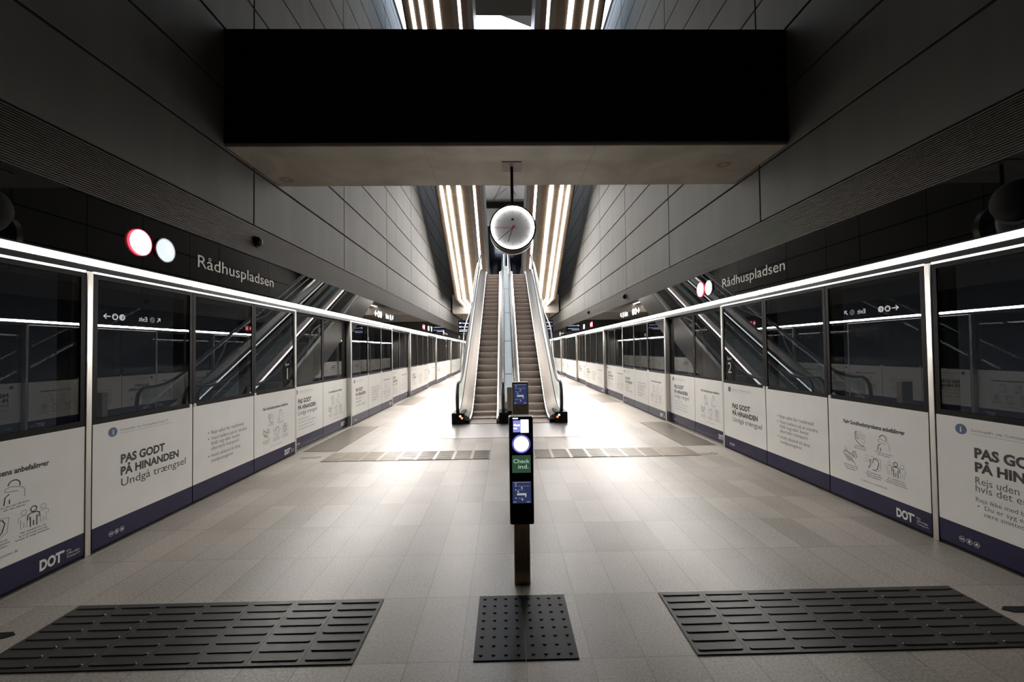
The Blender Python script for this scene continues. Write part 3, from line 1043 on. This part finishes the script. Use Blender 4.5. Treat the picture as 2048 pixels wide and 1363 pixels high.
# ------------------------------------------------------------------ tactile paving
def ribbed_plate(y_len, x_len=0.2985, ribs=8):
    mb = MB()
    hx, hy = x_len / 2, y_len / 2
    mb.box(-hx, hx, -hy, hy, 0.0, 0.006)
    for k in range(ribs):
        y = -hy + (k + 0.5) * y_len / ribs
        n = 5
        L = hx - 0.018
        prof = [(-0.013, 0.006), (-0.008, 0.0115), (0.008, 0.0115), (0.013, 0.006)]
        # rounded-end bar
        out = [(L - 0.010 + 0.010 * math.cos(a), y + 0.013 * math.sin(a)) for a in (-PI / 2, -PI / 4, 0, PI / 4, PI / 2)]
        out += [(-L + 0.010 - 0.010 * math.cos(a), y + 0.013 * math.sin(a)) for a in (PI / 2, PI / 4, 0, -PI / 4, -PI / 2)]
        inn = [(px * 0.955, y + (py - y) * 0.6) for px, py in out]
        m_ = len(out)
        vs = [(p[0], p[1], 0.006) for p in out] + [(p[0], p[1], 0.0115) for p in inn]
        fs = [tuple(range(m_, 2 * m_))] + [(i, (i + 1) % m_, m_ + (i + 1) % m_, m_ + i) for i in range(m_)]
        mb.add(vs, fs)
    return mb

def studs(mb, xs, ys, r=0.0125, h=0.0055, z=0.006, seg=8):
    for x in xs:
        for y in ys:
            vs = [(x + r * math.cos(2 * PI * k / seg), y + r * math.sin(2 * PI * k / seg), z) for k in range(seg)]
            vs += [(x + 0.55 * r * math.cos(2 * PI * k / seg), y + 0.55 * r * math.sin(2 * PI * k / seg), z + h) for k in range(seg)]
            mb.add(vs, [tuple(range(seg, 2 * seg))] + [(i, (i + 1) % seg, seg + (i + 1) % seg, seg + i) for i in range(seg)])
    return mb

NUM = ['first', 'second', 'third', 'fourth', 'fifth', 'sixth', 'seventh', 'eighth', 'ninth']
base = None
for side, sg in (('left', -1), ('right', 1)):
    for k in range(7):
        lab = 'dark ribbed front row floor plate, %s outward from the card reader, %s side' % (NUM[k], side)
        loc = (sg * (0.97 + 0.15 + 0.30 * k), 2.67, 0.0005)
        if base is None:
            base = ribbed_plate(0.604).build('tactile_plate', 'tactile')
            base.location = loc
            tag(base, lab, 'tactile paving', 'ribbed floor plates in the front row')
        else:
            c = base.copy()
            COL.objects.link(c)
            c.location = loc
            c['label'] = lab
base2 = None
for side, sg in (('left', -1), ('right', 1)):
    for k in range(9):
        lab = 'grey ribbed plate before the escalators, %s outward from the middle, %s side' % (NUM[k], side)
        loc = (sg * (0.36 + 0.15 + 0.30 * k), 6.985, 0.0005)
        if base2 is None:
            base2 = ribbed_plate(0.57).build('tactile_plate', 'tactile_grey')
            base2.location = loc
            tag(base2, lab, 'tactile paving', 'ribbed floor plates before the escalators')
        else:
            c = base2.copy()
            COL.objects.link(c)
            c.location = loc
            c['label'] = lab
base3 = None
for sg, nm in ((-1, 'left'), (1, 'right')):
    mb = MB().box(-0.148, 0.148, -0.305, 0.305, 0, 0.006)
    if base3 is None:
        studs(mb, [-0.108, -0.036, 0.036, 0.108], [-0.266 + 0.076 * k for k in range(8)])
        base3 = mb.build('studded_plate', 'tactile_stud')
        o = base3
    else:
        o = base3.copy()
        COL.objects.link(o)
    o.location = (sg * 0.150, 2.67, 0.0005)
    tag(o, 'black studded floor plate in front of the card reader, %s of the pair' % nm, 'tactile paving', 'studded plates before the card reader')

wp = None
for side, sg in (('left', -1), ('right', 1)):
    for k in range(6):
        y0 = 3.67 + PITCH * k + SW + 0.09
        lab = 'studded warning strip on the floor at the %s sliding doors on the %s' % (ORD[k], side)
        if wp is None:
            mb = MB().box(-0.30, 0.30, 0, 2.38, 0, 0.005)
            studs(mb, [-0.27 + 0.06 * i for i in range(10)], [0.03 + 0.058 * j for j in range(41)], 0.013, 0.005, 0.005, 6)
            wp = mb.build('warning_strip', 'tactile_grey')
            o = wp
            tag(o, lab, 'tactile paving', 'studded warning strips at the doors')
        else:
            o = wp.copy()
            COL.objects.link(o)
            o['label'] = lab
        o.location = (sg * 3.36, y0, 0.0005)

# arrows let into the floor
def floor_arrow(x, y, rz, label, outline, mat):
    mb = MB()
    L, w = 0.19, 0.028
    pts = [(-L, -w), (0.05, -w), (0.05, -2.2 * w), (0.13, 0), (0.05, 2.2 * w), (0.05, w), (-L, w)]
    if outline:
        n = len(pts)
        for i in range(n):
            a, b = Vector(pts[i]), Vector(pts[(i + 1) % n])
            tt = (b - a).normalized() * 0.004
            q = Vector((-tt.y, tt.x))
            mb.prism([tuple(a - tt + q), tuple(a - tt - q), tuple(b + tt - q), tuple(b + tt + q)], 0, 0.003, 'z')
    else:
        mb.prism([(-0.45, -0.03), (0.10, -0.03), (0.14, 0.0), (0.10, 0.03), (-0.45, 0.03)], 0, 0.003, 'z')
    o = mb.build('floor_arrow', mat)
    o.location = (x, y, 0.0005)
    o.rotation_euler = (0, 0, rz)
    tag(o, label, 'floor marking', 'arrows let into the floor')
floor_arrow(-3.30, 6.98, 0.15, 'thin outlined arrow in the floor near the left doors', True, 'grey_ink')
floor_arrow(3.26, 6.80, 0.15, 'thin outlined arrow in the floor near the right doors', True, 'grey_ink')
floor_arrow(-3.32, 2.68, 0.06, 'dark solid arrow in the floor at the left edge of the photo', False, 'tactile_stud')
floor_arrow(3.28, 2.70, PI - 0.04, 'dark solid arrow in the floor at the right edge of the photo', False, 'tactile_stud')

# ------------------------------------------------------------------ the card readers
def instruction_label(parent, w, z0, z1, y):
    p = MB().box(-w / 2, w / 2, y - 0.002, y, z0, z1).build('instruction_label', 'label_blue_glow', parent)
    h = z1 - z0
    mb = MB()
    for fz in (0.90, 0.80, 0.62, 0.24):
        mb.disc_y(-w * 0.32, z0 + h * fz, w * 0.032, y - 0.0035, y - 0.001, 12)
    mb.box(-w * 0.26, w * 0.24, y - 0.0035, y - 0.001, z0 + h * 0.37, z0 + h * 0.46)
    mb.box(w * 0.18, w * 0.24, y - 0.0035, y - 0.001, z0 + h * 0.28, z0 + h * 0.38)
    for (fx, fz, q) in ((0.0, 0.71, 0.05), (0.02, 0.17, 0.05), (-0.20, 0.54, 0.05)):
        cx, cz = fx * w, z0 + fz * h
        mb.add([(cx - q * w, y - 0.003, cz + 0.3 * q * w), (cx, y - 0.003, cz - q * w), (cx + q * w * 1.2, y - 0.003, cz - 0.4 * q * w), (cx + 0.1 * q * w, y - 0.003, cz + q * w)], [(0, 1, 2, 3)])
    mb.stroke([(-w * 0.45, z0 + h * 0.965), (w * 0.45, z0 + h * 0.965)], h * 0.012, y - 0.003)
    mb.stroke([(-w * 0.22, z0 + h * 0.79), (w * 0.40, z0 + h * 0.79)], h * 0.008, y - 0.003)
    mb.stroke([(-w * 0.22, z0 + h * 0.62), (w * 0.10, z0 + h * 0.62)], h * 0.008, y - 0.003)
    mb.stroke([(-w * 0.22, z0 + h * 0.24), (w * 0.10, z0 + h * 0.24)], h * 0.008, y - 0.003)
    mb.stroke([(-w * 0.45, z0 + h * 0.06), (-w * 0.30, z0 + h * 0.06)], h * 0.02, y - 0.003)
    mb.stroke([(w * 0.25, z0 + h * 0.06), (w * 0.45, z0 + h * 0.06)], h * 0.02, y - 0.003)
    mb.build('diagram', 'label_white_glow', p)

t = thing('card_reader', 'black card reader with glowing disc and green Check ind label on a bronze post', 'card reader', (0.012, 3.16, 0))
MB().box(-0.059, 0.059, -0.045, 0.073, 0.0, 0.52).build('post', 'bronze', t, bevel=0.006)
hd = MB()
hd.box(-0.086, 0.086, -0.11, 0.0, 0.468, 1.252)
hd.build('head', 'black', t, bevel=0.010, seg=3)
MB().box(-0.0885, 0.0885, -0.098, -0.012, 0.475, 1.245).build('side_trim', 'steel', t)
fy = -0.111
MB().box(-0.060, -0.022, fy - 0.002, fy + 0.003, 1.237, 1.244).build('status_light', 'screen_white', t)
mb = MB()
letters(mb, '12:38', 0.030, 1.236, 0.008, y=fy - 0.0005, align='c', res=1)
mb.build('clock_digits', 'sign_grey', t)
MB().box(-0.078, 0.078, fy - 0.0005, fy + 0.002, 0.985, 1.247).build('halo_panel', 'halo_blue', t)  # navy colour painted in for the blue halo round the screen
sc = MB().box(-0.058, -0.002, fy - 0.001, fy + 0.002, 1.140, 1.226).build('screen', 'screen_blue', t)
mb = MB()
letters(mb, 'Check', -0.053, 1.185, 0.014, y=fy - 0.002, width=0.046, bold=0.02)
letters(mb, 'ind', -0.053, 1.162, 0.014, y=fy - 0.002)
mb.build('screen_text', 'screen_white', sc)
MB().box(-0.002, 0.055, fy - 0.0012, fy + 0.002, 1.136, 1.231).build('screen_page', 'screen_white', sc)
MB().disc_y(0, 1.055, 0.056, fy - 0.006, fy + 0.002, 48).build('reader_disc', 'ring_white', t)
MB().ring_y(0, 1.055, 0.0625, 0.066, fy - 0.003, fy + 0.002, 64).build('reader_ring', 'ring_blue', t)
lb = MB().box(-0.068, 0.068, fy - 0.001, fy + 0.002, 0.845, 0.972).build('check_in_label', 'green', t)
mb = MB()
letters(mb, 'Check', 0.0, 0.916, 0.028, y=fy - 0.002, align='c', width=0.118, bold=0.006)
letters(mb, 'ind.', 0.014, 0.876, 0.028, y=fy - 0.002, align='c', width=0.075, bold=0.006)
mb.build('check_in_words', 'green_text', lb)
instruction_label(t, 0.136, 0.625, 0.782, fy)

t = thing('card_reader', 'beige metal card reader with a blue label, standing behind the black one', 'card reader', (0.085, 5.2, 0))
MB().box(-0.060, 0.060, -0.03, 0.09, 0.0, 0.60).build('post', 'bronze', t, bevel=0.006)
mb = MB()
mb.prism([(-0.108, 0.55), (0.108, 0.55), (0.100, 1.346), (-0.100, 1.346)], -0.08, 0.03, 'y')
mb.build('head', 'beige_metal', t, bevel=0.008)
MB().box(-0.098, 0.098, -0.083, -0.078, 1.318, 1.340).build('top_trim', 'steel', t)
instruction_label(t, 0.164, 1.075, 1.322, -0.081)
t = thing('card_reader', 'plain beige card reader half hidden at left behind the blue labelled one', 'card reader', (0.035, 7.75, 0))
MB().box(-0.055, 0.055, -0.03, 0.09, 0.0, 0.62).build('post', 'bronze', t, bevel=0.006)
MB().box(-0.105, 0.105, -0.08, 0.03, 0.62, 1.06).build('head', 'beige_metal', t, bevel=0.008)
MB().box(-0.10, 0.10, -0.075, 0.025, 0.50, 0.62).build('base', 'black', t)

# ------------------------------------------------------------------ the escalators
YS, ZT = 10.8, 5.55
YT = YS + ZT / T30
def zp(y):
    q = 0.55
    if y < YS - q:
        return 0.0
    if y < YS + q:
        return T30 / (4 * q) * (y - YS + q) ** 2
    if y < YT - q:
        return T30 * (y - YS)
    if y < YT + q:
        return ZT - T30 / (4 * q) * (YT + q - y) ** 2
    return ZT
def path(y0, y1, step=0.5, off=0.0):
    ys = [y0]
    marks = [YS - 0.55 + 0.1 * k for k in range(12)] + [YT - 0.55 + 0.1 * k for k in range(12)] + [YS + 0.6 + 0.9 * k for k in range(10)]
    ys += sorted(v for v in marks if y0 + 0.05 < v < y1 - 0.05) + [y1]
    return [(y, zp(y) + off) for y in ys]

YB, YE = 9.95, 21.0
def make_escalator(sg, label):
    t = thing('escalator', label, 'escalator', (0, 9.95, 0), 0, 'escalators up to the upper landing')
    def P(name, mb, mat, parent=t, **k):
        o = mb.build(name, mat, parent, **k)
        if parent is t:
            o.location = (0, -9.95, 0)
        return o
    S = lambda prof: [(sg * x, h) for x, h in prof]
    # steps
    k = 0
    y = YB + 0.30
    first = True
    while y < YT + 0.75:
        z = zp(y)
        rise = max(0.0, z - zp(y - 0.346))
        mb = MB()
        x0, x1 = sorted((sg * 0.318, sg * 0.952))
        front = [(y, z), (y + 0.010, z - 0.006)]
        r_ = max(rise, 0.015)
        prof = [(y + 0.365, z), (y, z), (y - 0.006, z - 0.012), (y + 0.008, z - r_ * 0.35), (y + 0.030, z - r_ * 0.75), (y + 0.040, z - r_ - 0.03), (y + 0.365, z - r_ - 0.03)]
        mb.prism(prof, x0, x1, 'x')
        nx = 16
        P('step', mb, 'step')
        y += 0.346
    P('comb_plate', MB().box(*sorted((sg * 0.318, sg * 0.952)), YB - 0.05, YB + 0.29, -0.02, 0.012), 'step')
    # skirts
    mb = MB().sweep(S([(0.955, -0.22), (0.975, -0.22), (0.975, 0.10), (0.955, 0.10)]), path(YB, YE))
    mb.sweep(S([(0.295, -0.22), (0.315, -0.22), (0.315, 0.10), (0.295, 0.10)]), path(YB, YE))
    P('skirt_panel', mb, 'skirt')
    # light strips in the skirts
    P('light_strip', MB().sweep(S([(0.954, 0.100), (0.964, 0.100), (0.972, 0.148), (0.960, 0.148)]), path(YB + 0.18, YE)), 'led_step')
    P('light_strip', MB().sweep(S([(0.316, 0.100), (0.300, 0.100), (0.288, 0.150), (0.300, 0.150)]), path(YB + 0.18, YE)), 'led_step')
    # inner decks
    P('inner_deck', MB().sweep(S([(0.975, 0.08), (1.225, 0.08), (1.225, 0.285), (1.120, 0.240), (0.958, 0.152)]), path(YB, YE)), 'deck_steel')
    P('inner_deck', MB().sweep(S([(0.295, 0.08), (0.170, 0.08), (0.170, 0.245), (0.215, 0.215), (0.286, 0.150)]), path(YB, YE)), 'deck_steel')
    # balustrade glass
    for x, yb in ((1.238, YB - 0.02), (0.152, YB - 0.02)):
        mb = MB().sweep(S([(x - 0.006, 0.20), (x + 0.006, 0.20), (x + 0.006, 0.93), (x - 0.006, 0.93)]), path(yb + 0.10, YE))
        P('balustrade_glass', mb, 'clear_glass')
        loop = [(10.05, 0.22), (9.93, 0.30), (9.89, 0.45), (9.88, 0.62), (9.91, 0.80), (9.99, 0.92), (10.10, 0.975)]
        pts = [(sg * x, a, b) for a, b in loop] + [(sg * x, a, b + 0.965) for a, b in path(10.30, YE)]
        P('handrail', MB().tube(pts, 0.034, 10, 1.25), 'rubber', smooth=True)
    # outer deck and cladding
    bot = [(a, max(-0.02, b - 0.75)) for a, b in path(YB + 0.1, YE)]
    top = path(YB + 0.1, YE)
    mb = MB()
    vs, fs = [], []
    for (a, b), (_, c) in zip(top, bot):
        vs += [(sg * 1.37, a, b + 0.26), (sg * 1.37, a, c), (sg * 1.25, a, b + 0.26), (sg * 1.25, a, c)]
    for i in range(len(top) - 1):
        p_, q_ = 4 * i, 4 * (i + 1)
        fs += [(p_, q_, q_ + 1, p_ + 1), (p_ + 2, p_ + 3, q_ + 3, q_ + 2), (p_, p_ + 2, q_ + 2, q_), (p_ + 1, q_ + 1, q_ + 3, p_ + 3)]
    fs += [(0, 1, 3, 2), tuple(4 * (len(top) - 1) + i for i in (0, 2, 3, 1))]
    mb.add(vs, fs)
    P('side_cladding', mb, 'steel')
    vs, fs = [], []
    mb = MB()
    for (a, b), (_, c) in zip(top, bot):
        vs += [(sg * 0.28, a, c), (sg * 1.25, a, c), (sg * 1.25, a, c - 0.03), (sg * 0.28, a, c - 0.03)]
    for i in range(len(top) - 1):
        p_, q_ = 4 * i, 4 * (i + 1)
        fs += [(p_ + j, p_ + (j + 1) % 4, q_ + (j + 1) % 4, q_ + j) for j in range(4)]
    mb.add(vs, fs)
    P('underside', mb, 'soffit')
    # newel bases
    nb = P('newel_base', MB().box(*sorted((sg * 1.075, sg * 1.375)), 9.86, 10.55, 0.0, 0.265), 'black', bevel=0.015)
    MB().disc_y(sg * 1.17, 0.195, 0.022, 9.846, 9.86, 16).build('white_lamp', 'screen_white', nb)
    MB().disc_y(sg * 1.13, 0.150, 0.028, 9.846, 9.86, 16).build('red_lamp', 'lamp_red', nb)
    P('newel_base', MB().box(*sorted((sg * 0.035, sg * 0.255)), 9.86, 10.50, 0.0, 0.265), 'black', bevel=0.015)
    P('newel_light', MB().box(*sorted((sg * 0.085, sg * 0.135)), 20.50, 20.56, ZT, ZT + 0.95), 'led_blue')
    return t
make_escalator(-1, 'left of the two long escalators with brown steps and lit skirts')
make_escalator(1, 'right of the two long escalators with brown steps and lit skirts')

o = MB().sweep([(-0.112, 0.10), (0.112, 0.10), (0.112, 0.40), (0.100, 0.42), (-0.100, 0.42), (-0.112, 0.40)], path(10.51, 20.48))
o = o.build('divider_deck', 'grey_deck')
tag(o, 'long grey panel running up between the two escalators', 'panel')
mb = MB()
for y in (11.9, 13.6, 15.5, 17.6, 19.8):
    mb.sweep([(-0.101, 0.418), (0.101, 0.418), (0.101, 0.4225), (-0.101, 0.4225)], [(y, zp(y)), (y + 0.02, zp(y + 0.02))])
mb.build('panel_joint', 'joint', o)

o = MB().box(-1.37, 1.37, 8.30, 9.855, 0.0, 0.005).build('landing_plate', 'plate_steel')
tag(o, 'bright steel landing plate on the floor before the escalators', 'floor plate')
for sg, nm in ((-1, 'left'), (1, 'right')):
    pts = [(sg * 1.40, 12.4, 0.93), (sg * 1.40, 13.1, 1.80), (sg * 1.40, 13.35, 2.35), (sg * 1.40, 13.7, 2.55), (sg * 1.40, 15.4, 3.07 + 0.05), (sg * 1.40, 19.8, 5.70), (sg * 1.40, 20.6, 6.1)]
    t = thing('guard_rail', 'thin bent steel tube outside the %s escalator' % nm, 'rail', (sg * 1.40, 12.4, 0.93), 0, 'bent guard tubes outside the escalators')
    L = [(0, p[1] - 12.4, p[2] - 0.93) for p in pts]
    MB().tube(L, 0.020, 10).build('tube', 'steel', t, smooth=True)
    MB().tube([(0, 0, 0), (-sg * 0.04, 0.0, 0.0)], 0.028, 10).build('end_bracket', 'steel', t)

# ------------------------------------------------------------------ upper landing and the upper flights
Y1, Z1, Y2 = 24.2, 4.74, 28.2
t = thing('upper_landing', 'concrete upper landing slab with rounded corners behind the escalators', 'landing', (0, Y2, 4.25))
def rr(x0, x1, z0, z1, r):
    out = []
    for cx, cz, a in ((x0 + r, z0 + r, 180), (x1 - r, z0 + r, 270)):
        out += [(cx + r * math.cos(math.radians(a + 15 * k)), cz + r * math.sin(math.radians(a + 15 * k))) for k in range(7)]
    return out + [(x1, z1), (x0, z1)]
MB().prism(rr(-3.62, 3.62, 0.0, 1.28, 0.16), 0.0, 7.0, 'y').build('slab', 'slab', t)
MB().box(-1.4, 1.4, 21.0 - Y2, 22.6 - Y2, ZT - 0.45 - 4.25, ZT - 0.03 - 4.25).box(-0.9, 0.9, 22.6 - Y2, 0.0, ZT - 0.45 - 4.25, ZT - 0.03 - 4.25).build('bridge', 'slab', t)

def make_flight(sg, label):
    t = thing('upper_flight', label, 'escalator underside', (0, Y1, Z1), 0, 'undersides of the upper escalators')
    YU = 9.2
    def pth(up=0.0):
        return [(Y2 - Y1, up), (0.0, up), (YU - Y1, (Y1 - YU) * T30 + up)]
    def S(x0, x1, h0, h1):
        return [(sg * x0, h0), (sg * x1, h0), (sg * x1, h1), (sg * x0, h1)]
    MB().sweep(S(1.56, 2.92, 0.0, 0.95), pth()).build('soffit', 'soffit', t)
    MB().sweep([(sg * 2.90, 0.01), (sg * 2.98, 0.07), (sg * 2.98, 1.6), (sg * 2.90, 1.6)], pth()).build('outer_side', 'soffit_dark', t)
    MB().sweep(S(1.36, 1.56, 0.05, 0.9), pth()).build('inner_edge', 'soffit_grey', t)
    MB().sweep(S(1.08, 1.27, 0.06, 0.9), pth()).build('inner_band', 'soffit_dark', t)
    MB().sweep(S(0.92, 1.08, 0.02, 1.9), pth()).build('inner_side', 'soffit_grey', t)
    P_ = lambda y: (y - Y1, max(0.0, (Y1 - y) * T30))
    runs = ([P_(Y2), P_(Y1), P_(21.0)], [P_(21.0), P_(17.5)], [P_(17.5), P_(14.0)], [P_(14.0), P_(YU)])
    for x, w, h0, h1 in ((2.70, 0.105, -0.03, 0.03), (2.41, 0.125, -0.03, 0.03), (1.97, 0.155, -0.03, 0.03), (1.315, 0.09, 0.045, 0.10)):
        for k, run in enumerate(runs):
            MB().sweep(S(x - w / 2, x + w / 2, h0, h1), run).build('light_strip', 'led_flight_%d' % k, t)
    mb = MB()
    y = Y1 - 1.6
    while y > YU:
        z = (Y1 - y) * T30
        mb.sweep(S(1.56, 2.92, -0.004, 0.01), [(y - Y1, z), (y - Y1 + 0.02, z - 0.02 * T30)])
        y -= 1.62
    mb.build('soffit_joint', 'soffit_grey', t)
make_flight(-1, 'long sloping bronze underside with white light strips, left of the clock')
make_flight(1, 'long sloping bronze underside with white light strips, right of the clock')

# end of the upper hall
t = thing('glazed_wall', 'dark glazed end wall of the upper hall beyond the escalators', 'glazing', (0, 33.2, ZT - 0.02))
MB().box(-3.5, 3.5, 0.0, 0.08, 0.0, 6.25).build('glass', 'window_dark', t)
mb = MB()
for x in (-1.62, -0.02, 1.58):
    mb.box(x, x + 0.05, -0.05, 0.0, 0.0, 6.25)
mb.box(-3.5, 3.5, -0.05, 0.0, 6.20, 6.32)
mb.build('frame', 'steel', t)
for sg, nm in ((-1, 'left'), (1, 'right')):  # hidden lamps added to brighten the upper hall
    t = thing('fill_lamp', 'long added fill lamp of the upper hall on the %s wall' % nm, 'lamp', (sg * (HALF - 0.01), 25.5, 10.6), 0, 'added fill lamps of the upper hall')
    MB().box(*sorted((-sg * 0.0, -sg * 0.12)), 0, 6.5, -0.08, 0.0).build('housing', 'steel', t)
    MB().box(*sorted((-sg * 0.01, -sg * 0.11)), 0.02, 6.48, 0.0, 0.02).build('diffuser', 'hall_fill', t)
struct(MB().box(-3.7, 3.7, 33.2, 33.5, 11.85, Z_TOP).build('wall_upper_hall', 'ceiling'))
o = MB().box(-3.7, 3.7, 32.2, 32.6, 12.95, 13.35).build('hall_beam', 'matte_black')
tag(o, 'dark horizontal bar below the upper hall ceiling, behind the clock rod', 'beam')
# roof over the skylight opening
o = MB().box(-1.25, 1.25, 13.3, 14.0, 13.22, Z_TOP - 0.01).build('skylight_beam', 'louvre')
tag(o, 'dark beam in front of the bright skylight at the top of the photo', 'beam')
mb = MB()
tri = [(-0.56, 14.04, 13.44), (1.13, 14.04, 13.44), (1.13, 14.62, 13.36), (1.04, 14.72, 13.36)]
mb.add(tri + [(x, y, z + 0.04) for x, y, z in tri], [(0, 1, 2, 3), (4, 7, 6, 5), (0, 4, 5, 1), (1, 5, 6, 2), (2, 6, 7, 3), (3, 7, 4, 0)])
o = mb.build('skylight_baffle', 'ceiling')
tag(o, 'grey folded panel hanging at the right of the skylight', 'panel')

# ------------------------------------------------------------------ hanging displays under the landing
def departure_display(sg, label):
    t = thing('departure_display', label, 'display', (sg * 2.80, 28.75, 4.25), 0, 'hanging departure displays')
    for x in (-0.22, 0.22):
        MB().tube([(x, 0, 0), (x, 0, -0.42)], 0.018, 8).build('rod', 'black', t)
    MB().box(-0.48, 0.48, -0.06, 0.06, -1.30, -0.41).build('case', 'display', t, bevel=0.01)
    mb = MB()
    for k, (a, b) in enumerate((('M3', 'Vestamager  1'), ('M4', 'Frederiksberg  3'))):
        z = -0.64 - 0.26 * k
        letters(mb, a, -0.42, z, 0.085, y=-0.063, bold=0.02)
        letters(mb, b, -0.22, z, 0.075, y=-0.063, width=0.62)
    mb.stroke([(-0.42, -1.07), (0.36, -1.07)], 0.02, -0.063)
    mb.stroke([(-0.42, -1.16), (0.10, -1.16)], 0.03, -0.063)
    mb.build('screen_text', 'display_text', t)
departure_display(-1, 'dark hanging departure display left of the escalators')
departure_display(1, 'dark hanging departure display right of the escalators')
